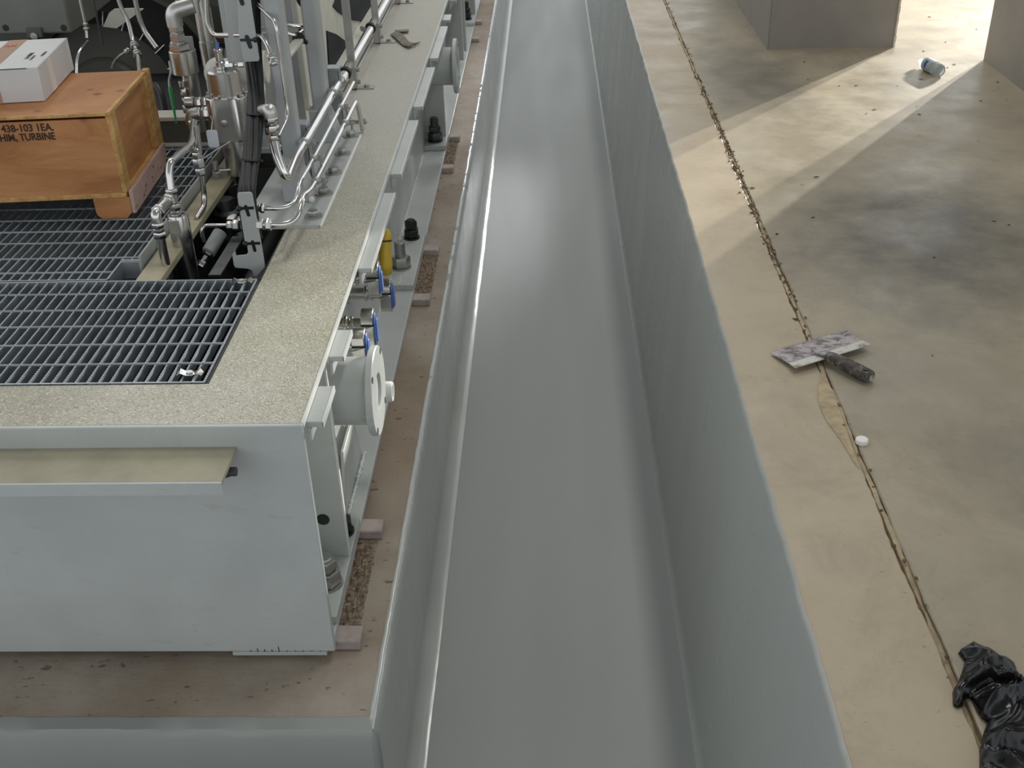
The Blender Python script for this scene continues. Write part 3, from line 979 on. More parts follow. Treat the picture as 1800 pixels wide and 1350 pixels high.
# ------------------------------------------------------------------ blue handled drain valves on the skid side
def clamp_valve(u, v, x, label, low=1.0):
    p = ax(u, v, x)
    t = thing('clamp_valve', (p.x, p.y, p.z - 0.06), label, 'valve', 'blue handled valves on the skid side')
    b = MB(); b.lathe((-0.722, p.y, p.z), (1, 0, 0), [(0, 0.038), (0.010, 0.038), (0.011, 0.022), (p.x + 0.722 - 0.03, 0.020)], 22)
    b.build('stub_pipe', 'stainless', t)
    hexstack((p.x - 0.085, p.y, p.z), (1, 0, 0), [(0, 0.012, 0.029, False), (0.02, 0.010, 0.027, False)], 'stainless', t, 'collar')
    # two chrome half shells of the clamp
    for (z0, z1, nm) in ((0.012, 0.052, 'clamp_half'), (-0.070 * low, 0.006, 'clamp_half')):
        b = MB(); prof = []
        hw = 0.030
        n = 8
        outline = [(-hw, z0), (hw, z0)]
        if z1 > 0.02:
            outline += [(hw * math.cos(math.pi * k / n), z1 - 0.016 + 0.016 * math.sin(math.pi * k / n)) for k in range(n + 1)]
        else:
            outline = [(hw, z1), (-hw, z1)] + [(-hw * math.cos(math.pi * k / n), z0 + 0.022 - 0.022 * math.sin(math.pi * k / n)) for k in range(n + 1)]
        b.prism([(p.x - 0.028, p.y + q, p.z + w) for q, w in outline], (0.040, 0, 0))
        b.build(nm, 'stainless', t, bev=0.003)
    b = MB(); b.box(p.x - 0.026, p.x + 0.0115, p.y - 0.028, p.y + 0.028, p.z + 0.004, p.z + 0.013)
    b.build('gasket', 'black_rubber', t)
    n = 10; hw = 0.022
    ol = [(hw * math.cos(math.pi * k / n), 0.018 + 0.022 * math.sin(math.pi * k / n)) for k in range(n + 1)] + [(-hw * math.cos(math.pi * k / n), -0.040 * low - 0.018 * math.sin(math.pi * k / n)) for k in range(n + 1)]
    b = MB(); b.prism([(p.x + 0.012, p.y + q, p.z + w) for q, w in ol], (0.0045, 0, 0))
    h = b.build('handle', 'blue_plastic', t, bev=0.002, label='blue plastic handle')
    ol2 = [(q * 0.7, w * 0.75 - 0.008) for q, w in ol]
    b = MB(); b.prism([(p.x + 0.0165, p.y + q, p.z + w) for q, w in ol2], (0.0045, 0, 0))
    b.build('grip', 'blue_plastic', h, bev=0.002)
    b = MB(); b.tube([(p.x - 0.06, p.y - 0.03, p.z + 0.0), (p.x - 0.03, p.y - 0.034, p.z - 0.006), (p.x + 0.004, p.y - 0.032, p.z + 0.004)], 0.0025, 7)
    b.build('wire', 'stainless_bright', t)
clamp_valve(661, 487, -0.575, 'blue handled valve tucked right beside the yellow grip')
clamp_valve(683, 515, -0.575, 'blue handled valve sticking out farthest from the skid side')
clamp_valve(652, 570, -0.570, 'largest blue handled valve in the middle of the row', 1.25)
clamp_valve(637, 607, -0.565, 'nearest blue handled valve, half hidden by the flanged pipe stub', 1.2)
# yellow grip
p = ax(677, 443, -0.60)
t = thing('lever_grip', p, 'yellow plastic lever grip with a black band on the skid side', 'handle')
d_ = Vector((0.0, 0.35, 1.0)).normalized()
b = MB()
for k in range(2):
    pass
ol = []
for k in range(12):
    a_ = 2 * math.pi * k / 12
    ol.append((0.030 * math.cos(a_), 0.024 * math.sin(a_)))
vs = []; fs = []
sec = [(-0.085, 0.45), (-0.080, 0.85), (-0.05, 1.0), (0.0, 0.92), (0.05, 1.0), (0.075, 0.9), (0.085, 0.45)]
xa = Vector((0.25, 1, 0)).normalized(); xb = d_.cross(xa).normalized(); xa = xb.cross(d_)
for (s_, r) in sec:
    for q, w in ol:
        vs.append(p + d_ * s_ + xa * q * r + xb * w * r)
for i in range(len(sec) - 1):
    for k in range(12):
        fs.append((i * 12 + k, i * 12 + (k + 1) % 12, (i + 1) * 12 + (k + 1) % 12, (i + 1) * 12 + k))
fs += [tuple(reversed(range(12))), tuple(range(72, 84))]
b.add(vs, fs); b.build('grip', 'yellow_plastic', t, ang=60, recalc=True)
b = MB(); vs = []; fs = []
for s_ in (0.038, 0.044):
    for q, w in ol: vs.append(p + d_ * s_ + xa * q * 1.03 + xb * w * 1.03)
fs = [(k, (k + 1) % 12, (k + 1) % 12 + 12, k + 12) for k in range(12)]
b.add(vs, fs); b.build('band', 'black_rubber', t, recalc=True)
b = MB(); b.tube([p + d_ * 0.0 + xb * 0.0, Vector((-0.66, p.y + 0.03, p.z)), Vector((-0.722, p.y + 0.03, p.z))], 0.009, 10)
b.build('lever', 'stainless', t)

# ------------------------------------------------------------------ handrail posts
def post(y, label):
    t = thing('support_post', (-0.885, y, ZT), label, 'post', 'slim steel posts along the deck')
    b = MB(); b.box(-0.900, -0.868, y - 0.012, y + 0.022, ZT, ZT + 1.1)
    b.build('post', 'stainless_satin', t, bev=0.003)
    b = MB(); b.box(-0.872, -0.790, y - 0.020, y + 0.030, ZT, ZT + 0.006); b.box(-0.872, -0.866, y - 0.020, y + 0.030, ZT, ZT + 0.10)
    b.build('foot_angle', 'zinc', t, bev=0.001)
    hexbolt((-0.825, y + 0.004, ZT + 0.006), 0.014, t, 'foot_bolt')
    for z in (0.03, 0.085):
        b = MB(); b.hexp((-0.866, y + 0.005, ZT + z), (-0.852, y + 0.005, ZT + z), 0.011)
        b.build('side_bolt', 'zinc', t)
post(5.0, 'nearest slim steel post with a bolted foot on the deck')
post(5.83, 'middle slim steel post with a bolted foot on the deck')
post(6.76, 'farthest slim steel post with a bolted foot at the top of the deck')

# ------------------------------------------------------------------ long tubes along the beam
XT = -0.912
A = [ay(482, 250, 3.42), ay(486, 272, 3.40), Vector((-0.842, 3.37, 0.318)), Vector((-0.838, 3.53, 0.345)), Vector((-0.836, 4.38, 0.346)), Vector((XT + 0.010, 4.76, 0.242)), Vector((XT + 0.010, 4.80, 0.242))]
tube_run('large_tube', A, 0.0155, 'thickest of the three bright stainless tubes running along the grey beam', 'stainless_bright', 0.06)
B = [ay(444, 366, 3.20), ay(518, 366, 3.20), ay(527, 320, 3.30), Vector((-0.790, 3.50, 0.325)), Vector((-0.786, 4.45, 0.330))]
tube_run('slim_tube', B, 0.0075, 'thin middle tube of the three bright tubes along the beam', 'stainless_bright', 0.05, nuts=((0, 0.12),))
C = [ay(452, 394, 3.13), ay(520, 396, 3.13), ay(532, 345, 3.22), Vector((-0.760, 3.35, 0.298)), Vector((-0.754, 4.31, 0.304)), Vector((-0.754, 4.37, 0.16))]
tube_run('outer_tube', C, 0.0095, 'outermost of the three bright tubes, closest to the bolted plate', 'stainless_bright', 0.06, nuts=((0, 0.15),))
D = [Vector((XT + 0.010, 4.76, 0.242)), Vector((XT + 0.012, 5.3, 0.244)), Vector((XT + 0.02, 7.4, 0.25))]
tube_run('header_tube', D, 0.022, 'bright stainless header tube passing behind the slim posts', 'stainless_bright', 0.03)
# tube clamps
def tclamp(x, y, z, r, label):
    t = thing('tube_clamp', (x, y, z - r), label, 'clamp', 'tube clamps along the beam')
    b = MB(); b.lathe((x, y - 0.010, z), (0, 1, 0), [(0, r + 0.0015), (0.002, r + 0.004), (0.018, r + 0.004), (0.020, r + 0.0015)], 20)
    b.build('band', 'zinc', t)
    b = MB(); b.box(x + r, x + r + 0.026, y - 0.007, y + 0.007, z - 0.006, z + 0.002); b.hexp((x + r + 0.016, y, z + 0.002), (x + r + 0.016, y, z + 0.014), 0.008); b.cyl((x + r + 0.016, y, z - 0.024), (x + r + 0.016, y, z), 0.004, n=8)
    b.build('screw_lug', 'zinc', t)
tclamp(-0.838, 3.66, 0.345, 0.0155, 'lower clamp band on the thickest bright tube')
tclamp(-0.836, 4.25, 0.346, 0.0155, 'upper clamp band on the thickest bright tube')
tclamp(-0.789, 3.56, 0.326, 0.0075, 'lower clamp on the thin middle tube')
tclamp(-0.787, 4.12, 0.329, 0.0075, 'upper clamp on the thin middle tube')
tclamp(-0.759, 3.42, 0.299, 0.0095, 'lower clamp on the outermost bright tube')
tclamp(-0.756, 4.01, 0.303, 0.0095, 'upper clamp on the outermost bright tube')
# union and black band where the header begins
t = thing('pipe_union', (XT + 0.01, 4.84, 0.2), 'black banded union where the bright header tube begins', 'union')
hexstack((XT + 0.010, 4.78, 0.242), (0, 1, 0), [(0, 0.045, 0.029, False), (0.05, 0.03, 0.025, False)], 'stainless', t, 'sleeve')
hexstack((XT + 0.011, 4.90, 0.243), (0, 1, 0), [(0, 0.032, 0.028, False)], 'black_rubber', t, 'rubber_band')
t = thing('pipe_union', (XT + 0.014, 5.70, 0.2), 'black band on the header tube beside the middle post', 'union')
hexstack((XT + 0.013, 5.72, 0.246), (0, 1, 0), [(0, 0.032, 0.028, False)], 'black_rubber', t, 'rubber_band')
hexstack((XT - 0.02, 5.70, 0.252), (0, 1, 0), [(0, 0.03, 0.016, True)], 'zinc', t, 'clamp_nut')
# ground wire with lug
p = az(638, 216, ZT); q = az(611, 202, ZT)
t = thing('ground_wire', (p.x, p.y, ZT), 'short grounding wire bolted to the deck beside the bolted plate', 'wire')
b = MB(); b.tube([Vector((q.x - 0.04, q.y + 0.1, ZT + 0.01)), Vector((q.x, q.y, ZT + 0.012)), Vector(((p.x + q.x) / 2, (p.y + q.y) / 2 - 0.05, ZT + 0.006)), Vector((p.x - 0.02, p.y, ZT + 0.008))], 0.004, 8, 0.05)
b.build('wire', 'zinc', t)
b = MB(); b.box(p.x - 0.03, p.x + 0.012, p.y - 0.010, p.y + 0.010, ZT + 0.001, ZT + 0.006)
b.build('lug', 'zinc', t)
hexbolt((p.x, p.y, ZT + 0.006), 0.016, t, 'lug_bolt')
# crumpled strap scrap on the deck
pts = [az(u, v, ZT) for u, v in ((692, 60), (703, 70), (714, 80), (724, 85), (734, 78))]
t = thing('strap_scrap', pts[2], 'crumpled grey strip of webbing lying on the deck', 'strap')
b = MB(); vs = []; fs = []
zz = (0.004, 0.014, 0.006, 0.016, 0.004)
for k, q in enumerate(pts):
    for s_ in (-1, 1):
        vs.append((q.x + s_ * 0.013, q.y + s_ * 0.026 * (1 if k != 1 else 1.4), ZT + zz[k] + (0.004 if s_ > 0 else 0)))
for k in range(4): fs.append((2 * k, 2 * k + 1, 2 * k + 3, 2 * k + 2))
b.add(vs, fs)
o = b.build('strip', 'strap_web', t, smooth=False); md = o.modifiers.new('solid', 'SOLIDIFY'); md.thickness = 0.003
b = MB(); q = pts[0]
b.add([(q.x + 0.0, q.y + 0.06, ZT + 0.004), (q.x + 0.075, q.y + 0.07, ZT + 0.006), (q.x + 0.08, q.y + 0.0, ZT + 0.012), (q.x + 0.03, q.y + 0.0, ZT + 0.010)], [(0, 1, 2, 3)])
o = b.build('folded_end', 'strap_web', t, smooth=False); md = o.modifiers.new('solid', 'SOLIDIFY'); md.thickness = 0.003

# ------------------------------------------------------------------ grey beams of the package frame
def beam(x0, x1, y0, y1, label, h=1.6):
    t = thing('frame_beam', ((x0 + x1) / 2, y0, ZT), label, 'beam')
    b = MB(); b.box(x0, x1, y0, y1, ZT + 0.012, ZT + h)
    b.build('column', 'grey_beam', t, bev=0.010, seg=3)
    return t
t = beam(-0.916, -0.857, 3.655, 3.73, 'nearest grey painted square beam rising from the bolted plate')
# splayed foot of the beam
b = MB(); b.prism([(-0.915, 3.585, ZT + 0.012), (-0.818, 3.585, ZT + 0.012), (-0.821, 3.585, ZT + 0.03), (-0.858, 3.585, ZT + 0.13), (-0.915, 3.585, ZT + 0.16)], (0, 0.11, 0))
b.build('foot', 'grey_beam', t, bev=0.003)
b = MB(); b.sphere((-0.818, 3.585, ZT + 0.02), 0.012, 8, 5)
b.build('weld', 'white_edge', t)
t = beam(-0.915, -0.858, 4.22, 4.32, 'second grey painted beam behind the three bright tubes')
b = MB(); b.prism([(-0.93, 4.21, ZT + 0.012), (-0.822, 4.21, ZT + 0.012), (-0.825, 4.21, ZT + 0.03), (-0.858, 4.21, ZT + 0.14), (-0.93, 4.21, ZT + 0.14)], (0, 0.10, 0))
b.build('foot', 'grey_beam', t, bev=0.003)
# short channel posts bolted at the beams
for (u, v, y, lb) in ((527, 224, 3.78, 'short grey channel post left of the lower tube clamps'), (585, 125, 4.42, 'short grey channel post beside the upper tube clamp')):
    p = ay(u, v, y)
    t = thing('channel_post', (p.x, p.y, ZT), lb, 'post', 'short channel posts carrying the tubes')
    b = MB(); w = 0.022
    b.box(p.x - w, p.x + w, y, y + 0.004, ZT + 0.01, p.z); b.box(p.x - w, p.x - w + 0.004, y, y + 0.05, ZT + 0.01, p.z); b.box(p.x + w - 0.004, p.x + w, y, y + 0.05, ZT + 0.01, p.z)
    b.build('channel', 'galvanised', t, bev=0.001)
    b = MB(); b.box(p.x - w - 0.004, p.x + w + 0.004, y - 0.003, y + 0.055, p.z, p.z + 0.012)
    b.build('cap', 'galvanised', t, bev=0.002)

# enclosure side behind the posts: cream panel with dark openings
t = thing('enclosure_panel', (-1.06, 5.5, ZT), 'cream painted enclosure side panel with dark openings behind the posts', 'panel')
XP = -1.03
b = MB(); b.box(XP - 0.02, XP, 4.70, 9.5, ZT - 0.004, ZT + 1.5)
b.build('panel', 'cream_panel', t, bev=0.004)
b = MB(); b.prism([(XP, 4.70, ZT), (-0.925, 4.70, ZT), (-0.925, 4.70, ZT + 0.006), (XP, 4.70, ZT + 0.015)], (0, 4.8, 0))
b.build('sill', 'cream_panel', t, bev=0.003)
b = MB(); b.tube([(-0.915, 4.74, ZT + 0.001), (-0.918, 9.4, ZT + 0.001)], 0.006, 6)
b.build('weld_line', 'white_edge', t)
def on_panel(pl, nm, off=0.006, th=0.01, mat='navy_window'):
    pts = [ax(u, v, XP) for u, v in pl]
    b = MB(); b.prism([Vector((XP - 0.004, q.y, q.z)) for q in pts], (th, 0, 0))
    return b.build(nm, mat, t, bev=0.002)
on_panel([(573, 54), (590, 60), (611, 76), (613, 112), (600, 124), (577, 122)], 'opening')
on_panel([(584, 11), (592, 20), (606, 30), (620, 36), (636, 38), (650, 34), (662, 8), (668, -30), (640, -60), (600, -30)], 'opening')
# grey back panel between beams
t = thing('back_panel', (-1.12, 4.3, ZT), 'shaded grey sheet metal panel between the grey beams', 'panel')
b = MB(); b.box(-1.14, -1.12, 3.95, 4.70, ZT - 0.004, ZT + 1.6); b.box(-1.12, -1.02, 4.56, 4.575, ZT - 0.004, ZT + 1.6)
b.build('sheet', 'grey_beam', t, bev=0.003)
b = MB(); b.box(-1.125, -1.108, 4.14, 4.19, ZT - 0.004, ZT + 1.6)
b.build('seam_strip', 'plate_grey', t, bev=0.002)
for z in (0.22, 0.33, 0.45):
    b = MB(); b.hexp((-1.108, 4.165, ZT + z), (-1.085, 4.165, ZT + z), 0.012); b.cyl((-1.1, 4.165, ZT + z), (-1.075, 4.165, ZT + z), 0.005, n=8)
    b.build('panel_bolt', 'stainless', t)
b = MB(); b.box(-1.118, -1.03, 3.98, 4.13, ZT + 0.05, ZT + 0.075)
b.build('hinge_bar', 'galvanised', t, bev=0.004)
# angled tray arm with tied tubes
p0 = ay(498, 100, 3.95); p1 = ay(545, 44, 4.45)
t = thing('tray_arm', (p0.x, p0.y, p0.z - 0.02), 'white angle arm with tied tubes between the grey beams', 'bracket')
b = MB(); d_ = (p1 - p0)
b.prism([p0 + Vector((-0.018, 0, 0)), p0 + Vector((0.018, 0, 0)), p0 + Vector((0.018, 0, -0.014)), p0 + Vector((-0.018, 0, -0.014))], d_)
b.build('arm', 'cream_panel', t, bev=0.003)
b = MB(); q = p1
b.box(q.x - 0.13, q.x + 0.01, q.y - 0.02, q.y + 0.01, q.z - 0.03, q.z + 0.004)
b.build('cross_bar', 'cream_panel', t, bev=0.002)
for fr in (0.55, 0.78):
    q = p0.lerp(p1, fr)
    b = MB(); b.tube([q + Vector((-0.16, -0.02, 0.02)), q + Vector((-0.06, -0.03, 0.035)), q + Vector((-0.005, -0.02, 0.016)), q + d_ * 0.2 + Vector((0.0, 0, 0.010))], 0.006, 8, 0.05)
    b.build('tied_tube', 'stainless_bright', t)
    b = MB(); b.lathe(q - d_.normalized() * 0.003, d_, [(0, 0.024), (0.006, 0.024)], 14)
    b.build('tie', 'black_plastic', t)
    b = MB(); b.sphere(q + Vector((0.026, 0, -0.012)), 0.011, 8, 6)
    b.build('tie_head', 'black_plastic', t)
b = MB(); b.tube([ay(521, -40, 4.2), ay(522, 0, 4.22), ay(535, 15, 4.25), ay(541, 40, 4.4)], 0.007, 8, 0.06)
b.build('cable', 'black_rubber', t)

# ================================================================== VALVE CLUSTER OVER THE OPENING
def vcyl(name, u0, v0, v1, y, rprof, label, cat, mat='stainless', n=32):
    """upright turned body: axis through pixel (u0,v0) at depth y; rprof is list of (z above base, r)"""
    p = ay(u0, v0, y)
    return p
# --- big regulator body
YB = 3.95
pt = ay(399, 166, YB); zb = ay(408, 240, YB).z; zt = pt.z
cx = pt.x
reg = thing('regulator_valve', (cx, YB, zb - 0.14), 'big polished steel regulator body with a stepped cap in the middle of the pipework', 'valve')
b = MB()
n = 40; vs = []; fs = []
def flatprof(r, flat, z):
    out = []
    for k in range(n):
        a_ = 2 * math.pi * k / n
        x = r * math.cos(a_); y = r * math.sin(a_)
        y = max(y, -flat)                       # flat front
        out.append((cx + x, YB + y, z))
    return out
rb = 0.080
rows = [(rb - 0.004, zb), (rb, zb + 0.004), (rb, zt - 0.003), (rb - 0.003, zt)]
for r, z in rows: vs += flatprof(r, 0.066, z)
for i in range(3):
    for k in range(n):
        fs.append((i * n + k, i * n + (k + 1) % n, (i + 1) * n + (k + 1) % n, (i + 1) * n + k))
fs += [tuple(reversed(range(n))), tuple(range(3 * n, 4 * n))]
b.add(vs, fs); b.build('body', 'stainless', reg, ang=28)
b = MB(); b.lathe((cx, YB, zt), (0, 0, 1), [(0, 0.059), (0.085, 0.058), (0.092, 0.053), (0.092, 0.0)], 36)
b.build('cap', 'stainless', reg, ang=30)
for k in range(9):
    a_ = 2 * math.pi * (k + 0.3) / 9
    c_ = Vector((cx + 0.0695 * math.cos(a_), YB + 0.0695 * math.sin(a_), zt))
    b = MB(); b.cyl(c_, c_ + Vector((0, 0, 0.008)), 0.009, n=14, ch=0.0015)
    b.build('cap_screw', 'stainless_satin', reg)
b = MB(); b.lathe((cx, YB, zb - 0.14), (0, 0, 1), [(0, 0.046), (0.115, 0.046), (0.117, 0.064), (0.138, 0.064), (0.14, 0.05)], 32)
b.build('lower_barrel', 'stainless', reg)
b = MB(); b.lathe((cx - 0.008, YB - 0.0685, (zb + zt) / 2 - 0.008), (0, -1, 0), [(-0.004, 0.012), (0.003, 0.012), (0.004, 0.009)], 18)
b.build('plug', 'stainless_satin', reg)
hexstack((cx - 0.006, YB, zt + 0.092), (0, 0, 1), [(0, 0.028, 0.017, False), (0.028, 0.034, 0.014, False), (0.062, 0.01, 0.017, False)], 'stainless', reg, 'spindle')
b = MB(); b.cyl((cx - 0.006, YB, zt + 0.155), (cx - 0.006, YB, zt + 0.185), 0.006, n=10)
b.build('blue_plug', 'blue_plastic', reg)
hexstack((cx + 0.01, YB, zt + 0.105), (1, 0.1, 0), [(0, 0.03, 0.012, True), (0.032, 0.012, 0.009, False), (0.046, 0.022, 0.011, True)], 'stainless', reg)
# cream elbow casting behind the cap
t = thing('cast_elbow', (cx - 0.01, YB + 0.11, zt), 'cream painted rounded casting behind the cap of the big regulator', 'casting')
b = MB(); b.sphere((cx - 0.045, YB + 0.10, zt + 0.05), 0.055, 20, 12, (1, 1, 1.05)); b.cyl((cx - 0.045, YB + 0.10, zt + 0.05), (cx + 0.12, YB + 0.12, zt + 0.065), 0.050, n=24)
b.build('casting', 'cream_panel', t)
b = MB(); b.cyl((cx + 0.10, YB + 0.118, zt + 0.065), (cx + 0.13, YB + 0.12, zt + 0.065), 0.058, n=24)
b.build('collar', 'cream_panel', t)
# --- drain assembly below the regulator
t = thing('pipe_manifold', ay(398, 345, 3.98), 'dull steel manifold of fittings below the big regulator', 'manifold')
q = ay(398, 318, 3.98)
hexstack((q.x, 3.98, q.z - 0.16), (0, 0, 1), [(0, 0.10, 0.036, False), (0.10, 0.05, 0.042, True), (0.15, 0.03, 0.034, False)], 'stainless_satin', t)
q = ay(380, 300, 3.90)
hexstack((q.x, 3.90, q.z - 0.11), (0, 0, 1), [(0, 0.035, 0.017, True), (0.04, 0.04, 0.013, False), (0.08, 0.03, 0.018, True), (0.115, 0.03, 0.012, False)], 'stainless_satin', t)
b = MB(); b.tube([ay(385, 299, 3.9), ay(428, 298, 3.93)], 0.006, 8)
b.build('branch_tube', 'stainless', t)
# --- left tower (pilot valve)
YL = 4.10
pb = ay(327, 128, YL); cx2 = pb.x; z0 = pb.z
tow = thing('pilot_valve', (cx2, YL, z0 - 0.22), 'slim polished steel pilot valve tower left of the big regulator', 'valve')
b = MB(); b.lathe((cx2, YL, z0), (0, 0, 1), [(0, 0.046), (0.002, 0.049), (0.082, 0.049), (0.085, 0.046)], 32)
b.build('drum', 'stainless', tow)
hexstack((cx2 - 0.008, YL, z0 + 0.085), (0, 0, 1), [(0, 0.022, 0.040, True), (0.022, 0.010, 0.030, False), (0.032, 0.026, 0.030, True), (0.058, 0.008, 0.024, False), (0.066, 0.026, 0.029, True), (0.092, 0.010, 0.024, False)], 'stainless', tow)
zz = z0 + 0.18
b = MB(); b.tube([(cx2 - 0.008, YL, zz - 0.01), (cx2 - 0.010, YL, zz + 0.042), (cx2 + 0.065, YL + 0.02, zz + 0.058)], 0.029, 20, 0.05)
b.build('street_elbow', 'stainless_satin', tow)
b = MB(); b.lathe((cx2 + 0.012, YL, z0 - 0.22), (0, 0, 1), [(0, 0.030), (0.22, 0.030)], 24)
b.build('lower_tube', 'stainless', tow)
hexstack((cx2 - 0.008, YL - 0.035, z0 - 0.02), (0, 0, -1), [(0, 0.022, 0.015, False), (0.03, 0.026, 0.014, True), (0.062, 0.02, 0.013, True), (0.09, 0.03, 0.016, True)], 'stainless', tow)
# --- horizontal fittings between tower and regulator
q = ay(340, 180, 3.98); t = thing('union_fitting', q, 'upper horizontal union fitting screwed into the side of the regulator', 'fitting')
hexstack(q, (1, 0, 0), [(-0.03, 0.035, 0.022, False), (0.006, 0.024, 0.019, True), (0.034, 0.024, 0.020, True)], 'stainless', t)
q = ay(335, 202, 3.93); t = thing('elbow_fitting', q, 'rounded elbow fitting with two nuts below the horizontal union', 'fitting')
b = MB(); b.tube([ay(338, 212, 3.93), ay(336, 201, 3.93), ay(352, 199, 3.93)], 0.022, 18, 0.04)
b.build('elbow', 'stainless_satin', t)
hexstack(ay(341, 199, 3.93), (1, 0, 0), [(0, 0.025, 0.021, True), (0.03, 0.026, 0.022, True)], 'stainless', t)
hexstack(ay(338, 208, 3.93), (0, 0, -1), [(0, 0.022, 0.026, True), (0.024, 0.012, 0.020, False)], 'stainless', t)
# --- tall cylinder behind
q = ay(378, 150, 4.25); z1 = ay(352, -20, 4.25).z
t = thing('tall_cylinder', (q.x, 4.25, q.z - 0.1), 'tall dark polished steel cylinder behind the pilot valve tower', 'cylinder')
b = MB(); b.lathe((q.x + 0.0, 4.25, q.z - 0.1), (0, 0, 1), [(0, 0.034), (0.27, 0.034), (0.272, 0.031), (z1 - q.z + 0.1, 0.031)], 28)
b.build('barrel', 'stainless', t)
b = MB(); b.box(q.x - 0.085, q.x - 0.04, 4.20, 4.204, q.z + 0.10, q.z + 0.20)
b.build('name_plate', 'plate_grey', t, bev=0.004)
b = MB(); b.lathe((q.x + 0.075, 4.27, q.z + 0.03), (0, 0, 1), [(0, 0.028), (0.06, 0.03), (0.10, 0.024), (0.115, 0.012)], 20)
b.build('relief_cap', 'stainless_satin', t)
# --- support bracket at the top
t = thing('valve_bracket', ay(360, 14, 4.3), 'grey bolted steel bracket above the valve towers', 'bracket')
q = ay(302, 14, 4.3); q2 = ay(400, 14, 4.3)
b = MB(); b.box(q.x, q2.x, 4.30, 4.42, q.z, q.z + 0.012); b.box(q.x, q2.x, 4.40, 4.42, q.z - 0.002, q.z + 0.25)
b.build('angle', 'dark_casing', t, bev=0.002)
for u in (316, 337):
    s_ = ay(u, 7, 4.36); hexbolt((s_.x, 4.36, q.z + 0.012), 0.014, t, 'bracket_bolt', 'zinc')
# --- slotted cable plates
def slotted(poly, y, slots, name, label, th=0.006, ties=()):
    pts = [ay(u, v, y) for u, v in poly]
    t = thing(name, min(pts, key=lambda p: p.z), label, 'bracket', 'slotted cable brackets')
    b = MB(); b.prism(pts, (0, th, 0)); b.build('plate', 'plate_grey', t, bev=0.0015)
    for (u0, v0, u1, v1, w) in slots:
        a_ = ay(u0, v0, y); c_ = ay(u1, v1, y); pts2 = []
        ax_ = (a_ - c_).normalized(); sd = Vector((ax_.z, 0, -ax_.x))
        for k in range(9):
            g = math.pi * k / 8; pts2.append(a_ + sd * w * math.cos(g) + ax_ * w * math.sin(g))
        for k in range(9):
            g = math.pi * k / 8; pts2.append(c_ - sd * w * math.cos(g) - ax_ * w * math.sin(g))
        b = MB(); b.prism([Vector((q.x, y - 0.0012, q.z)) for q in pts2], (0, 0.002, 0)); b.build('slot', 'black_plastic', t)
    for (ua, va, ub, vb) in ties:
        a_ = ay(ua, va, y); c_ = ay(ub, vb, y)
        b = MB(); b.prism([Vector((a_.x, y - 0.003, a_.z)), Vector((c_.x, y - 0.003, c_.z)), Vector((c_.x, y - 0.003, c_.z - 0.008)), Vector((a_.x, y - 0.003, a_.z - 0.008))], (0, 0.013, 0)); b.build('cable_tie', 'black_plastic', t)
        b = MB(); b.sphere((c_.x if ub > 435 and va < 100 else a_.x, y - 0.002, a_.z - 0.004), 0.009, 8, 6); b.build('tie_head', 'black_plastic', t)
    return t
YK = 3.12
poly = [(418, 339), (440, 338), (443, 341), (458, 422), (466, 470), (452, 486), (446, 486), (443, 476), (437, 473), (414, 471), (411, 467), (408, 448), (413, 441), (415, 450), (433, 448), (436, 444), (433, 425), (430, 425), (417, 344)]
slotted(poly, YK, [(432, 363, 437, 378, 0.005), (444, 425, 448, 440, 0.005)], 'cable_bracket', 'lower slotted bracket with a foot under the black cable bundle', ties=((420, 364, 446, 363), (431, 426, 457, 425)))
YU = 3.62
slotted([(427, -30), (436, -30), (456, 104), (454, 108), (430, 109), (427, 106), (420, 62), (415, -30)], YU, [(424, 0, 426, 6, 0.007), (434, 65, 440, 82, 0.007)], 'cable_bracket', 'upper slotted bracket above the black cable bundle', ties=((422, 68, 449, 68),))
t = thing('channel_duct', ay(405, 55, 3.72), 'dull grey wide channel cover beside the upper slotted bracket', 'cover')
b = MB(); b.prism([ay(388, -30, 3.70), ay(434, -30, 3.70), ay(428, 109, 3.70), ay(407, 109, 3.70)], (0, 0.05, 0))
b.build('cover', 'plate_grey', t, bev=0.003)
# --- black cable bundle
t = thing('cable_bundle', ay(432, 340, 3.16), 'thick bundle of black cables hanging between the two slotted brackets', 'cables')
for k in range(7):
    a_ = 2 * math.pi * k / 6
    ox, oy = (0, 0) if k == 6 else (0.017 * math.cos(a_), 0.017 * math.sin(a_))
    ts = [ay(441, -20, YU + 0.09), ay(445, 100, YU + 0.08), ay(450, 150, 3.62), ay(449, 205, 3.48), ay(444, 260, 3.36), ay(437, 310, 3.24), ay(432, 345, 3.16), ay(445, 420, 3.15)]
    tw = 0.35
    pts = [q + Vector((ox * math.cos(tw * i) - oy * math.sin(tw * i), ox * math.sin(tw * i) + oy * math.cos(tw * i), 0)) for i, q in enumerate(ts)]
    b = MB(); b.tube(pts, 0.0122, 10, 0.05); b.build('cable', 'black_rubber', t)
for (u, v, y) in ((450, 203, 3.485), (444, 283, 3.305)):
    q = ay(u, v, y)
    b = MB(); b.lathe(q, (0.1, 0.35, 1), [(0, 0.0315), (0.006, 0.0315)], 18); b.build('cable_tie', 'black_plastic', t)
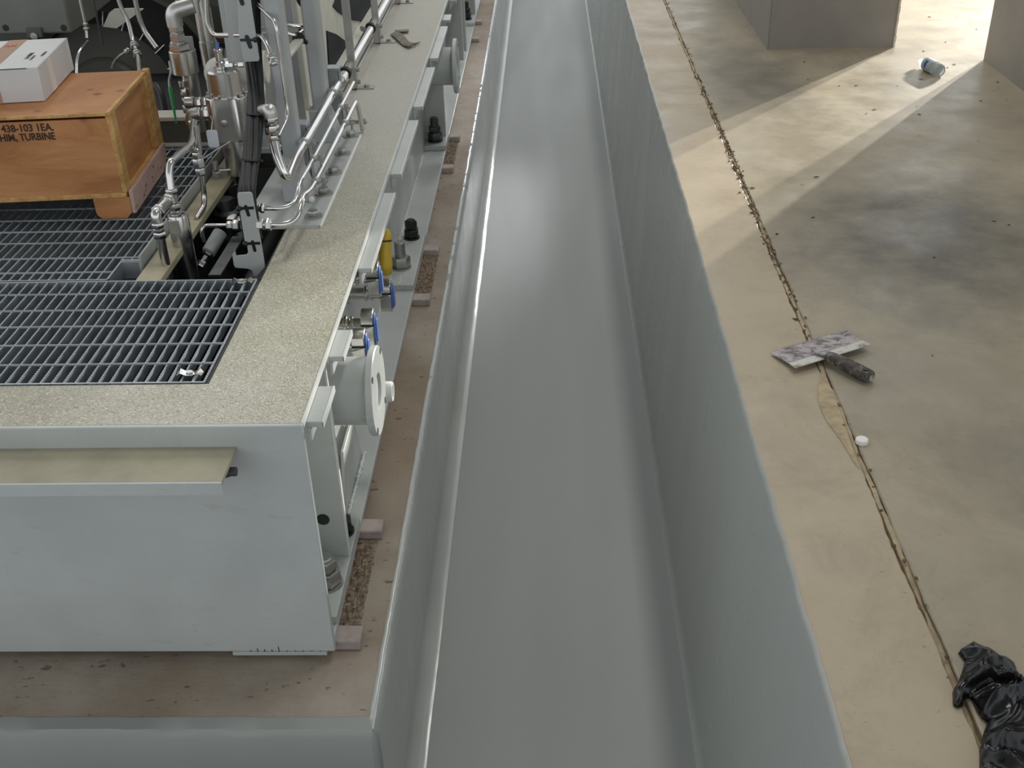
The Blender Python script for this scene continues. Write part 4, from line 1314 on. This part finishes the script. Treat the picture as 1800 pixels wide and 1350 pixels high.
# --- thin tubes in front
tube_run('impulse_tube', [ay(361, -20, 3.75), ay(363, 40, 3.75), ay(374, 62, 3.75), ay(436, 62, 3.68), ay(464, 63, 3.60), ay(480, 108, 3.56)], 0.0075, 'thin steel tube looping from the valve bracket past the upper cable bracket', 'stainless', 0.09, nuts=((4, 0.9),))
tube_run('impulse_tube', [ay(440, -8, 3.72), ay(452, 8, 3.70), ay(482, 36, 3.62), ay(486, 50, 3.61), ay(507, 205, 3.60), ay(490, 240, 3.46)], 0.0065, 'thin steel tube bent down the face of the nearest grey beam', 'stainless', 0.05)
tube_run('impulse_tube', [ay(442, 112, 3.85), ay(455, 122, 3.85), ay(463, 150, 3.7), ay(468, 194, 3.48)], 0.006, 'short dark tube disappearing behind the black cable bundle', 'stainless_satin', 0.05)
# elbow with nuts beside the cable bundle
q = ay(471, 198, 3.46); t = thing('elbow_fitting', q, 'big rounded elbow with stacked nuts right of the black cable bundle', 'fitting')
b = MB(); b.tube([ay(462, 196, 3.50), ay(474, 193, 3.46), ay(477, 206, 3.46)], 0.022, 18, 0.04); b.build('elbow', 'stainless_satin', t)
zt_ = ay(476, 205, 3.46)
hexstack(zt_, (0.01, 0, -1), [(0, 0.016, 0.021, True), (0.018, 0.008, 0.016, False), (0.027, 0.022, 0.021, True), (0.05, 0.008, 0.015, False), (0.06, 0.030, 0.017, True), (0.092, 0.02, 0.019, True)], 'stainless', t)
# --- left bottom: elbow pipe, filter housing, bent pipe
YE = 3.14; q = ay(268, 383, YE); zb_ = ay(290, 486, YE).z
t = thing('drain_pipe', (q.x, YE, zb_ - 0.15), 'upright steel pipe with an elbow on top beside the filter housing', 'pipe')
b = MB(); b.lathe((q.x + 0.012, YE, zb_ - 0.15), (0, 0, 1), [(0, 0.014), (q.z - zb_ + 0.09, 0.014)], 18); b.build('pipe', 'stainless', t)
hexstack((q.x + 0.012, YE, q.z - 0.065), (0, 0, 1), [(0, 0.020, 0.021, True), (0.022, 0.010, 0.017, False), (0.034, 0.016, 0.020, True)], 'stainless', t)
b = MB(); b.tube([Vector((q.x + 0.012, YE, q.z - 0.02)), Vector((q.x + 0.010, YE, q.z + 0.012)), ay(298, 350, 3.26)], 0.016, 16, 0.03); b.build('elbow', 'stainless', t)
e_ = ay(298, 350, 3.26); s_ = Vector((q.x + 0.010, YE, q.z + 0.012)); dd = (e_ - s_).normalized()
hexstack(s_ + dd * 0.02, dd, [(0, 0.012, 0.021, True), (0.075, 0.03, 0.023, True)], 'stainless', t)
YF = 3.30; q = ay(313, 377, YF); zb_ = ay(333, 488, YF).z; fx = ay(322, 430, YF).x
t = thing('filter_housing', (fx, YF, zb_ - 0.06), 'dark polished cylindrical filter housing standing in the floor opening', 'filter')
b = MB(); b.lathe((fx, YF, zb_ - 0.06), (0, 0, 1), [(0, 0.022), (0.05, 0.028), (0.06, 0.033), (q.z - zb_ + 0.055, 0.0335), (q.z - zb_ + 0.06, 0.031), (q.z - zb_ + 0.06, 0.024), (q.z - zb_ + 0.052, 0.022), (q.z - zb_ + 0.052, 0.0)], 32); b.build('housing', 'stainless', t)
b = MB(); b.box(fx - 0.022, fx + 0.012, YF - 0.0345, YF - 0.027, q.z - 0.05, q.z - 0.008); b.build('wrench_flat', 'stainless_satin', t, bev=0.001)
hexstack((fx - 0.004, YF, q.z - 0.006), (0, 0, 1), [(0, 0.020, 0.018, False), (0.02, 0.025, 0.019, True), (0.046, 0.03, 0.014, False), (0.078, 0.016, 0.021, True)], 'stainless', t)
top = Vector((fx - 0.004, YF, q.z + 0.08))
tube_run('bent_pipe', [top, ay(297, 303, YF + 0.02), ay(300, 285, YF + 0.04), ay(338, 254, 3.62), ay(341, 215, 3.85)], 0.0125, 'bent steel pipe swan-necking up from the filter housing', 'stainless', 0.07)
# --- ball valve tube
tube_run('valve_tube', [ay(345, 222, 3.60), ay(351, 270, 3.60)], 0.0095, 'short steel tube above the small lever valve', 'stainless')
t = thing('ball_valve', ay(354, 305, 3.60), 'small lever ball valve on the thin upright tube', 'valve')
q = ay(352, 303, 3.60)
hexstack(Vector((q.x, 3.60, q.z)), (0, 0, 1), [(-0.01, 0.026, 0.018, True), (0.017, 0.034, 0.021, True), (0.053, 0.02, 0.018, True), (0.075, 0.012, 0.015, False)], 'stainless', t, 'body')
hp = Vector((q.x, 3.60, q.z + 0.045))
b = MB(); b.cyl(hp, hp + Vector((0.014, -0.03, 0.006)), 0.008, n=12); b.build('stem', 'stainless', t)
b = MB(); h0 = hp + Vector((0.012, -0.03, 0.004)); h1 = ay(404, 250, 3.58); dd = h1 - h0
b.prism([h0 + Vector((0, -0.007, 0)), h0 + Vector((0, 0.007, 0)), h0 + Vector((0, 0.007, 0.004)), h0 + Vector((0, -0.007, 0.004))], dd); b.build('lever', 'stainless_bright', t, bev=0.001)
tube_run('valve_tube', [ay(354, 303, 3.60), ay(359, 345, 3.60), ay(359, 362, 3.58), ay(345, 385, 3.50)], 0.0095, 'thin steel tube bending away below the small lever valve', 'stainless', 0.05)
# white tag
q = ay(374, 244, 3.62); t = thing('identity_tag', q, 'blank white oval tag hanging in front of the regulator', 'tag')
n_ = 6; pts = []
for (sx, sz, a0) in ((1, 1, 0), (-1, 1, 90), (-1, -1, 180), (1, -1, 270)):
    for k in range(n_ + 1):
        g = R_(a0 + 90 * k / n_); pts.append(q + Vector((sx * 0.010 + 0.009 * math.cos(g), 0, sz * 0.022 + 0.009 * math.sin(g))))
b = MB(); b.prism(pts, (0, 0.0015, 0)); b.build('tag', 'tag_white', t, bev=0.0004)
b = MB(); b.tube([q + Vector((0, 0, 0.028)), q + Vector((0.004, 0.02, 0.06)), q + Vector((-0.004, 0.03, 0.07))], 0.0012, 6); b.build('tag_wire', 'stainless', t)
# --- things down in the opening
t = thing('solenoid_valve', ay(368, 430, 3.45), 'small grey solenoid with a bent tube down in the floor opening', 'valve')
p0 = ay(388, 408, 3.45); p1 = ay(366, 445, 3.38)
b = MB(); b.cyl(p0, p1, 0.024, n=20, ch=0.004); b.build('coil', 'plate_grey', t)
dd = (p1 - p0).normalized()
hexstack(p1, dd, [(0.0, 0.012, 0.018, True), (0.014, 0.02, 0.012, False), (0.036, 0.022, 0.016, True)], 'stainless', t)
b = MB(); b.tube([ay(358, 425, 3.36), ay(354, 405, 3.36), ay(360, 396, 3.37), ay(400, 396, 3.42)], 0.006, 10, 0.05); b.build('tube', 'stainless', t)
hexstack(ay(399, 396, 3.42), (1, 0, 0), [(0, 0.018, 0.014, True), (0.02, 0.02, 0.018, True)], 'stainless_satin', t)
t = thing('sloping_strut', ay(384, 480, 3.2), 'dark steel strut sloping down into the floor opening', 'strut')
p0 = ay(378, 483, 3.15); p1 = ay(420, 415, 3.42)
b = MB(); dd = p1 - p0
b.prism([p0 + Vector((-0.022, 0, 0)), p0 + Vector((0.018, 0, 0)), p0 + Vector((0.018, 0, -0.01)), p0 + Vector((-0.022, 0, -0.01))], dd); b.build('flat', 'dark_steel', t, bev=0.001)
t = thing('floor_pump', ay(400, 380, 3.7), 'dark cast pump body in shadow down in the floor opening', 'pump')
q = ay(398, 372, 3.75)
b = MB(); b.lathe((q.x, 3.75, q.z - 0.2), (0, 0, 1), [(0, 0.07), (0.12, 0.07), (0.13, 0.05), (0.20, 0.05), (0.21, 0.035), (0.25, 0.03)], 24); b.build('casing', 'dark_steel', t)
hexstack((q.x + 0.02, 3.70, q.z - 0.02), (1, -0.2, 0), [(0, 0.03, 0.03, True), (0.032, 0.03, 0.024, True), (0.065, 0.04, 0.018, False)], 'stainless_satin', t)
b = MB(); b.lathe((-0.96, 3.1, ZT - 0.16), (0, 1, 0), [(0, 0.055), (0.9, 0.055)], 24); b.build('suction_pipe', 'dark_interior', t)
# --- green tipped dip rod and hose
t = thing('dip_rod', ay(306, 214, 4.05), 'thin bent rod with a bright green tip beside the pilot valve tower', 'rod')
b = MB(); b.tube([ay(298, 108, 4.15), ay(301, 125, 4.12), ay(297, 142, 4.1), ay(299, 155, 4.08)], 0.005, 8, 0.03); b.build('rod', 'zinc', t)
b = MB(); b.cyl(ay(299, 155, 4.08), ay(310, 217, 3.98), 0.0085, 0.003, n=10); b.build('green_tip', 'green_paint', t, label='bright green tip')
tube_run('rubber_hose', [ay(262, 150, 4.5), ay(275, 149, 4.45), ay(284, 165, 4.4), ay(290, 195, 4.35)], 0.014, 'black rubber hose arching behind the wooden crate', 'black_rubber', 0.06, cat='hose')

# ------------------------------------------------------------------ dark machinery behind the crate
t = thing('turbine_casing', (-2.1, 5.3, ZT), 'large dark olive machine casing with a black banded rim behind the crate', 'casing')
c_ = ay(190, 175, 5.3)
b = MB(); b.lathe(c_ + Vector((0, 0.05, 0)), (0, -1, 0), [(-1.6, 0.37), (0, 0.37), (0.01, 0.36), (0.02, 0.20), (0.05, 0.18), (0.05, 0.0)], 64); b.build('drum', 'dark_casing', t)
b = MB(); b.lathe(c_ + Vector((0, -0.02, 0)), (0, 1, 0), [(0, 0.365), (0, 0.425), (0.35, 0.44), (0.35, 0.372), (0, 0.365)], 64, caps=False); b.build('rim_band', 'black_rubber', t, recalc=True, label='black rim band')
for a0 in (38, 52, 66, 24, 80):
    g = R_(a0)
    p0 = c_ + Vector((0.362 * math.cos(g), -0.024, 0.362 * math.sin(g))); p1 = c_ + Vector((0.425 * math.cos(g), -0.022, 0.425 * math.sin(g)))
    b = MB(); b.cyl(p0, p1, 0.006, n=10); b.build('clip', 'stainless_bright', t, label='bright clip on the rim')
b = MB(); b.box(-3.2, -1.15, 5.9, 6.0, ZT - 0.01, ZT + 1.6); b.build('bulkhead', 'dark_casing', t, smooth=False)
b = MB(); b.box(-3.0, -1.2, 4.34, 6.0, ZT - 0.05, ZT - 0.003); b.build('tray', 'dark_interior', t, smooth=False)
pl = [(181, 47), (192, 22), (200, 16), (232, 15), (252, 16), (205, 50)]
b = MB(); b.prism([ay(u, v, 5.1) for u, v in pl], (0, 0.012, 0)); b.build('cover_plate', 'cream_panel', t, label='cream cover plate')
# gearbox block
t = thing('gearbox_block', ay(60, 62, 4.95), 'grey square machined housing at the top left corner', 'housing')
p0 = ay(-40, 63, 4.95); p1 = ay(128, 60, 4.95)
b = MB(); b.box(p0.x - 0.4, p1.x, 4.95, 5.6, p0.z, p0.z + 0.5); b.build('block', 'housing_grey', t, bev=0.012, seg=3)
for u in (10, 112):
    q = ay(u, 49, 4.95)
    b = MB(); b.lathe((q.x, 4.951, q.z), (0, -1, 0), [(0, 0.014), (0.003, 0.014)], 18); b.build('screw_hole_shade', 'black_oxide', t)  # dark disc painted in for a shaded screw hole
q = ay(62, 57, 4.95)
b = MB(); b.box(q.x - 0.034, q.x + 0.034, 4.935, 4.951, q.z - 0.02, q.z + 0.022); b.build('lug', 'dark_casing', t, bev=0.002)
b = MB(); b.lathe((q.x, 4.936, q.z - 0.012), (0, -1, 0), [(0, 0.016), (0.01, 0.016), (0.011, 0.008)], 16); b.build('lug_pin', 'zinc', t)
# oil tubes behind the crate
tube_run('oil_tube', [ay(139, -8, 4.85), ay(152, 52, 4.85), ay(153, 68, 4.82)], 0.0065, 'leftmost thin oil tube dropping to a nut beside the gearbox housing', 'stainless_satin', 0.03, nuts=((0, 0.88),))
tube_run('oil_tube', [ay(155, 72, 4.8), ay(140, 88, 4.7), ay(135, 105, 4.65), ay(135, 130, 4.6)], 0.0065, 'bright curved oil tube just right of the white carton', 'stainless_bright', 0.06)
tube_run('oil_tube', [ay(162, -8, 4.9), ay(181, 80, 4.9)], 0.005, 'dark straight oil tube behind the carton', 'dark_steel', 0.03)
tube_run('oil_tube', [ay(206, -8, 4.8), ay(212, 12, 4.8), ay(226, 38, 4.8), ay(233, 70, 4.75), ay(243, 100, 4.6), ay(246, 130, 4.4)], 0.009, 'kinked oil tube crossing the cream cover plate', 'stainless_satin', 0.05, nuts=((3, 0.3), (3, 0.8)))
tube_run('oil_tube', [ay(196, 118, 4.5), ay(203, 102, 4.6), ay(226, 88, 4.7)], 0.006, 'short bright oil tube rising behind the back edge of the crate', 'stainless_bright', 0.05, nuts=((1, 0.85),))
tube_run('oil_tube', [ay(236, -8, 4.95), ay(244, 30, 4.95), ay(254, 55, 4.95), ay(276, 85, 4.9)], 0.011, 'rightmost oil tube crossing the black rim band', 'stainless_satin', 0.06)

# ================================================================== WOODEN CRATE AND CARTON
def frame_at(o, ang):
    return Matrix.Translation(Vector(o)) @ Matrix.Rotation(R_(ang), 4, 'Z')
CT = frame_at((-1.418, 3.487, ZT + 0.0035), 4.2)
crate = thing('wooden_crate', CT @ Vector((-0.3, 0.26, 0)), 'orange plywood shipping crate stencilled SHIM, TURBINE on the grating', 'crate')
W_, D_ = 0.62, 0.52
def cbox(nm, mat, *a, parent=crate, bev=0.002, label=None):
    b = MB(CT); b.box(*a); return b.build(nm, mat, parent, bev=bev, label=label)
cbox('side_panel', 'plywood', -W_ + 0.012, -0.012, 0.0, 0.012, 0.088, 0.345, label='stencilled plywood front panel')
cbox('side_panel', 'plywood', -W_ + 0.012, -0.012, D_ - 0.012, D_, 0.088, 0.345)
cbox('side_panel', 'plywood', -0.026, -0.014, 0.012, D_ - 0.012, 0.088, 0.345)
cbox('side_panel', 'plywood', -W_ + 0.002, -W_ + 0.014, 0.012, D_ - 0.012, 0.088, 0.345)
cbox('corner_post', 'pine', -0.016, 0.004, 0.001, 0.055, 0.092, 0.352)
cbox('corner_post', 'pine', -0.016, 0.006, D_ - 0.07, D_ - 0.024, 0.092, 0.350)
cbox('corner_post', 'pine', -0.014, 0.010, D_ - 0.022, D_ + 0.006, 0.092, 0.368)
cbox('base_board', 'pine', -W_, 0.0, -0.004, D_, 0.075, 0.091)
b = MB(CT)
# lid sits a little open at the front
b.box(-W_ - 0.002, -0.008, -0.002, D_ - 0.004, 0.0, 0.014)
b.T = None
tilt = Matrix.Translation(CT @ Vector((0, 0, 0.352))) @ Matrix.Rotation(R_(4.2), 4, 'Z') @ Matrix.Rotation(R_(-0.4), 4, 'X')
b.v = [tilt @ (CT.inverted() @ p) for p in b.v]
lid = b.build('lid', 'plywood', crate, bev=0.002)
b = MB(tilt); b.box(-W_ - 0.002, -0.008, -0.004, 0.010, 0.002, 0.0135); b.build('lid_batten', 'pine', lid, bev=0.002)
b = MB(tilt); b.box(-0.012, 0.002, 0.0, D_ - 0.03, 0.0, 0.0145); b.build('lid_batten', 'pine', lid, bev=0.002)
# runners
for (xa, xb) in ((-0.115, 0.006), (-W_ - 0.002, -W_ + 0.11)):
    b = MB(CT); ol = []
    for k in range(7):
        g = R_(180 + 90 * k / 6); ol.append((xa + 0.03 + 0.03 * math.cos(g), 0.03 + 0.03 * math.sin(g)))
    ol += [(xb - 0.02, 0.0), (xb, 0.02), (xb, 0.0745), (xa, 0.0745)]
    b.prism([(q, -0.001, w) for q, w in ol], (0, D_ - 0.02, 0))
    rn = b.build('runner', 'plywood', crate, bev=0.002)
    b = MB(CT)
    b.prism([(xb + 0.001, -0.002, 0.018), (xb + 0.001, D_ - 0.10, 0.012), (xb + 0.001, D_ - 0.03, 0.04), (xb + 0.001, D_ - 0.02, 0.098), (xb + 0.001, 0.002, 0.098)], (0.013, 0, 0))
    b.build('runner_cheek', 'pink_wood', rn, bev=0.002, label='pinkish worn runner board')
    for k in range(6):
        b = MB(CT); q = Vector((xb + 0.0135, random.uniform(0.05, D_ - 0.1), random.uniform(0.03, 0.085)))
        b.sphere(q, 0.005, 8, 5, (0.35, 1, 1)); b.build('nail_head', 'dark_steel', rn)
ex = (CT.to_3x3() @ Vector((1, 0, 0))).normalized(); ez = Vector((0, 0, 1))
o1 = ay(86, 222, 3.48); o2 = ay(91, 238, 3.48)
def front_pt(lx, lz): return CT @ Vector((lx, -0.0012, lz))
text('stencil_text', '438-103 1EA.', 'stencil_ink', crate, front_pt(-0.186, 0.314), ex, ez, 0.034, align='RIGHT', sx=0.9)
text('stencil_text', 'SHIM, TURBINE', 'stencil_ink', crate, front_pt(-0.188, 0.284), ex, ez, 0.034, align='RIGHT', sx=0.84)
# carton on the lid
ZC = ZT + 0.0035 + 0.352 + 0.0145
pf = az(80, 178, ZC); pbk = az(130, 122, ZC); hC = ay(63, 118, pf.y).z - ZC
dy = pbk - pf; Ld = dy.length
angC = math.degrees(math.atan2(-dy.x, dy.y))
KT = frame_at((pf.x, pf.y, ZC), angC)
carton = thing('white_carton', KT @ Vector((-0.15, Ld / 2, 0)), 'white cardboard carton with brown tape standing on the crate lid', 'carton')
b = MB(KT); b.box(-0.32, 0, 0, Ld, 0, hC); b.build('box', 'white_card', carton, bev=0.003)
b = MB(KT); b.box(-0.32, -0.035, -0.0012, 0.0, hC - 0.004, hC - 0.001); b.build('flap_gap_shade', 'black_ink', carton, smooth=False)  # dark strip painted in for the shade under the flap
b = MB(KT); b.box(-0.20, -0.137, -0.0008, Ld + 0.001, hC, hC + 0.0008); b.build('tape', 'brown_tape', carton, smooth=False, label='brown packing tape')
b = MB(KT); b.box(-0.20, -0.137, -0.0014, -0.0006, 0.0, hC + 0.0008); b.build('tape', 'brown_tape', carton, smooth=False)
b = MB(KT); b.box(0.0, 0.0012, Ld * 0.27, Ld * 0.40, 0.002, hC); b.build('clear_tape', 'white_plastic', carton, smooth=False)
b = MB(KT); b.box(0.0, 0.0012, Ld * 0.93, Ld, 0.002, hC); b.build('clear_tape', 'white_plastic', carton, smooth=False)
kx = (KT.to_3x3() @ Vector((1, 0, 0))); ky = (KT.to_3x3() @ Vector((0, 1, 0)))
text('print', '1-B-9000A', 'black_ink', carton, KT @ Vector((-0.060, Ld * 0.28, hC + 0.0006)), ky, -kx, 0.020)
text('print', '1-2-4-00-1-0', 'black_ink', carton, KT @ Vector((-0.044, Ld * 0.24, hC + 0.0006)), ky, -kx, 0.012)
text('print', 'P-1938-1A', 'black_ink', carton, KT @ Vector((-0.018, Ld * 0.36, hC + 0.0006)), ky, -kx, 0.014)
text('print', 'HA', 'red_ink', carton, KT @ Vector((-0.155, Ld * 0.20, hC + 0.0012)), -kx * -1, ky, 0.03, align='RIGHT')
text('print', 'AX', 'red_ink', carton, KT @ Vector((-0.150, Ld * 0.75, hC + 0.0012)), kx, ky, 0.03, align='RIGHT')

# ================================================================== THINGS ON THE HALL FLOOR
# putty knife
kn = thing('putty_knife', az(1450, 630, 0.0), 'wide plaster-stained putty knife lying across the floor joint', 'putty knife')
def zpt(u, v, z): return az(u, v, z)
bl = [zpt(1355, 622, 0.005), zpt(1372, 614, 0.008), zpt(1487, 581, 0.010), zpt(1507, 595, 0.014), zpt(1521, 604, 0.016), zpt(1397, 645, 0.014), zpt(1372, 632, 0.008)]
b = MB(); b.prism(bl, (0, 0, 0.0025)); b.build('blade', 'blade', kn, smooth=False)
st = [zpt(1387, 640, 0.0165), zpt(1398, 648, 0.0165), zpt(1530, 607, 0.0185), zpt(1517, 600, 0.0185)]
b = MB(); b.prism(st, (0, 0, 0.003)); b.build('backing_strip', 'blade_edge', kn, smooth=False)
h0 = zpt(1455, 622, 0.030); h1 = zpt(1532, 662, 0.022)
dd = (h1 - h0); L = dd.length; dd.normalize(); sd = Vector((dd.y, -dd.x, 0)).normalized(); up = Vector((0, 0, 1))
sec = [(0.0, 0.013, 0.007), (0.02, 0.015, 0.011), (0.035, 0.014, 0.012), (0.055, 0.0165, 0.0135), (L * 0.75, 0.0175, 0.014), (L - 0.012, 0.017, 0.0135), (L - 0.003, 0.0155, 0.012), (L, 0.012, 0.009)]
b = MB(); vs = []; fs = []; n = 16
for (s_, w, h) in sec:
    for k in range(n):
        g = 2 * math.pi * k / n
        cg, sg = math.cos(g), math.sin(g)
        sq = 1.0 / max(abs(cg) ** 3 + abs(sg) ** 3, 1e-6) ** (1 / 3)
        vs.append(h0 + dd * s_ + sd * (w * 1.22 * cg * sq) + up * (h * 1.15 * sg * sq - 0.004))
for i in range(len(sec) - 1):
    for k in range(n):
        fs.append((i * n + k, i * n + (k + 1) % n, (i + 1) * n + (k + 1) % n, (i + 1) * n + k))
fs += [tuple(reversed(range(n))), tuple(range((len(sec) - 1) * n, len(sec) * n))]
b.add(vs, fs); hd = b.build('handle', 'stained_handle', kn, ang=50, recalc=True, label='dark handle spattered with plaster')
hc = h0 + dd * (L - 0.022) + up * 0.0112
b = MB(); b.lathe(hc, (0, 0, 1), [(0, 0.0075), (0.0025, 0.0075)], 16); b.build('hanging_hole_shade', 'black_plastic', hd)  # dark disc on the handle stands in for the shade in its hole
b = MB(); b.cyl(h1 - dd * 0.002 - up * 0.004, h1 + dd * 0.002 - up * 0.004, 0.009, n=16); b.build('end_cap', 'blade_edge', hd)
b = MB(); e0 = h0 - dd * 0.045 - up * 0.010
b.prism([e0 + sd * 0.016, e0 - sd * 0.016, h0 + dd * 0.025 - sd * 0.012, h0 + dd * 0.025 + sd * 0.012], (0, 0, 0.006)); b.build('tang', 'blade', kn, bev=0.001)
# cap
c_ = Vector((0.771, 2.318, 0))
b = MB(); b.lathe(c_, (0, 0, 1), [(0, 0.0155), (0.0095, 0.0155), (0.0115, 0.0140), (0.0118, 0.0)], 36)
for k in range(36):
    g = 2 * math.pi * k / 36
    b.box(c_.x + 0.0155 * math.cos(g) - 0.0004, c_.x + 0.0155 * math.cos(g) + 0.0004, c_.y + 0.0155 * math.sin(g) - 0.0004, c_.y + 0.0155 * math.sin(g) + 0.0004, 0.0005, 0.009)
tag(b.build('bottle_cap', 'white_plastic'), 'small round white plastic cap lying beside the floor joint', 'cap')
# plastic bottle
a0 = az(1617, 106, 0.031); a1 = az(1653, 125, 0.031); dd = (a0 - a1); Lb = max(0.205, min(0.23, dd.length)); dd.normalize()
a1 = (a0 + a1) / 2 - dd * Lb / 2
bt = thing('plastic_bottle', (a1.x, a1.y, 0), 'clear plastic water bottle lying in the strip of light between the columns', 'bottle')
b = MB(); b.lathe(a1, dd, [(0.012, 0.012), (0.002, 0.022), (0.0, 0.027), (0.006, 0.032), (0.03, 0.0325), (0.034, 0.031), (0.04, 0.0325), (0.055, 0.0325), (0.135, 0.0325), (0.15, 0.0315), (0.17, 0.026), (0.185, 0.017), (0.192, 0.0135), (0.202, 0.0135), (0.203, 0.0165), (0.2055, 0.0165), (0.206, 0.0125), (Lb, 0.0125)], 32); b.build('body', 'clear', bt, ang=50)
b = MB(); b.lathe(a1 + dd * 0.055, dd, [(0, 0.0327), (0.0005, 0.0331), (0.0795, 0.0331), (0.08, 0.0327)], 32); lb_ = b.build('label', 'bottle_label', bt, label='grey green paper label')
for (off, wd, m_) in ((0.058, 0.02, 'label_green'), (0.082, 0.02, 'label_blue')):
    b = MB(); x, y, d2 = b.frame(dd); vs = []; fs = []
    toc = (CAM - (a1 + dd * 0.1)).normalized(); toc = (toc - dd * toc.dot(dd)).normalized(); yy = dd.cross(toc)
    for t_ in (0.135 - off + 0.055 - wd, 0.135 - off + 0.055):
        for k in range(9):
            g = R_(-40 + 70 * k / 8); vs.append(a1 + dd * t_ + (toc * math.cos(g) + yy * math.sin(g)) * 0.0334)
    fs = [(k, k + 1, k + 10, k + 9) for k in range(8)]
    b.add(vs, fs); b.build('print_patch', m_, lb_)
# black bag
ol = [(600, 410), (640, 385), (720, 355), (760, 385), (860, 420), (960, 480), (1060, 510), (1085, 590), (1125, 650), (1250, 760), (1300, 1000), (1300, 1500), (800, 1500), (775, 1350), (770, 1180), (800, 1060), (830, 955), (790, 945), (745, 860), (705, 775), (672, 790), (655, 840), (610, 858), (562, 840), (558, 710), (605, 650), (630, 560), (655, 480)]
ol = [az(1550 + u / 4.5, 1050 + v / 4.5, 0.012) for u, v in ol]
def inside(x, y):
    c = False; n = len(ol)
    for i in range(n):
        a_, d2 = ol[i], ol[(i + 1) % n]
        if (a_.y > y) != (d2.y > y) and x < (d2.x - a_.x) * (y - a_.y) / (d2.y - a_.y) + a_.x: c = not c
    return c
def edge_d(x, y):
    m_ = 9; n = len(ol)
    for i in range(n):
        a_, d2 = ol[i], ol[(i + 1) % n]; ex_, ey_ = d2.x - a_.x, d2.y - a_.y
        t_ = max(0, min(1, ((x - a_.x) * ex_ + (y - a_.y) * ey_) / (ex_ * ex_ + ey_ * ey_)))
        m_ = min(m_, math.hypot(x - a_.x - t_ * ex_, y - a_.y - t_ * ey_))
    return m_
x0 = min(q.x for q in ol); x1 = max(q.x for q in ol); y0 = min(q.y for q in ol); y1 = max(q.y for q in ol)
stp = 0.0024; nx = int((x1 - x0) / stp) + 2; ny = int((y1 - y0) / stp) + 2
idx = {}; vs = []; fs = []
for j in range(ny):
    for i in range(nx):
        x = x0 + i * stp; y = y0 + j * stp
        if not inside(x, y): continue
        e = edge_d(x, y); env = min(1, e / 0.035) ** 0.6
        w = Vector((x * 11 + 1.5 * noise.noise(Vector((x * 7, y * 7, 0))), y * 16 + 1.5 * noise.noise(Vector((x * 6, y * 8, 5))), 0))
        r1 = 1 - abs(noise.noise(w)) * 2.0; r2 = 1 - abs(noise.noise(w * 2.3 + Vector((3, 1, 0)))) * 2
        r3 = noise.noise(w * 6)
        h = 0.004 + env * (0.016 + 0.026 * max(0, r1) + 0.010 * max(0, r2) + 0.002 * r3)
        idx[(i, j)] = len(vs); vs.append((x, y, h))
for (i, j), k in idx.items():
    q = [(i + 1, j), (i + 1, j + 1), (i, j + 1)]
    if all(c in idx for c in q): fs.append((k, idx[q[0]], idx[q[1]], idx[q[2]]))
ec = {}
for f in fs:
    for k in range(4):
        e_ = tuple(sorted((f[k], f[(k + 1) % 4]))); ec[e_] = ec.get(e_, 0) + 1
nb = {}
for (a_, c_), cnt in ec.items():
    if cnt == 1: nb.setdefault(a_, []).append(c_); nb.setdefault(c_, []).append(a_)
for it in range(7):
    new = {}
    for k, l_ in nb.items():
        mx = sum(vs[q][0] for q in l_) / len(l_); my = sum(vs[q][1] for q in l_) / len(l_)
        new[k] = ((vs[k][0] + mx) / 2, (vs[k][1] + my) / 2, 0.0035)
    for k, q in new.items(): vs[k] = q
used = sorted({k for f in fs for k in f}); rm = {k: i for i, k in enumerate(used)}
vs = [vs[k] for k in used]; fs = [tuple(rm[k] for k in f) for f in fs]
b = MB(); b.add(vs, fs); o = b.build('plastic_bag', 'bag_film', ang=80)
md = o.modifiers.new('solid', 'SOLIDIFY'); md.thickness = 0.003; md.offset = -1
tag(o, 'crumpled shiny black plastic bag at the lower right corner', 'bag')
# dry flakes scattered on the floor
b = MB()
for k in range(46):
    u = random.uniform(1380, 1800); v = random.uniform(5, 260)
    if k > 34: u = random.uniform(1250, 1780); v = random.uniform(260, 640)
    p = az(u, v, 0)
    if 1.15 < p.x < 1.9 and p.y > 6.05 or (p.x > 2.2 and 4.2 < p.y < 5.9): continue
    g = random.uniform(0, 6.28); L = random.uniform(0.004, 0.016); w = L * random.uniform(0.25, 0.5)
    c, s_ = math.cos(g), math.sin(g)
    b.add([(p.x + c * L, p.y + s_ * L, 0.001), (p.x - s_ * w, p.y + c * w, 0.003), (p.x - c * L, p.y - s_ * L, 0.001), (p.x + s_ * w, p.y - c * w, 0.0045)], [(0, 1, 2, 3)])
o = stuff(b.build('dry_flakes', 'dead_leaf', smooth=False)); tag(o, 'dark dry flakes of dirt scattered on the hall floor', 'debris')
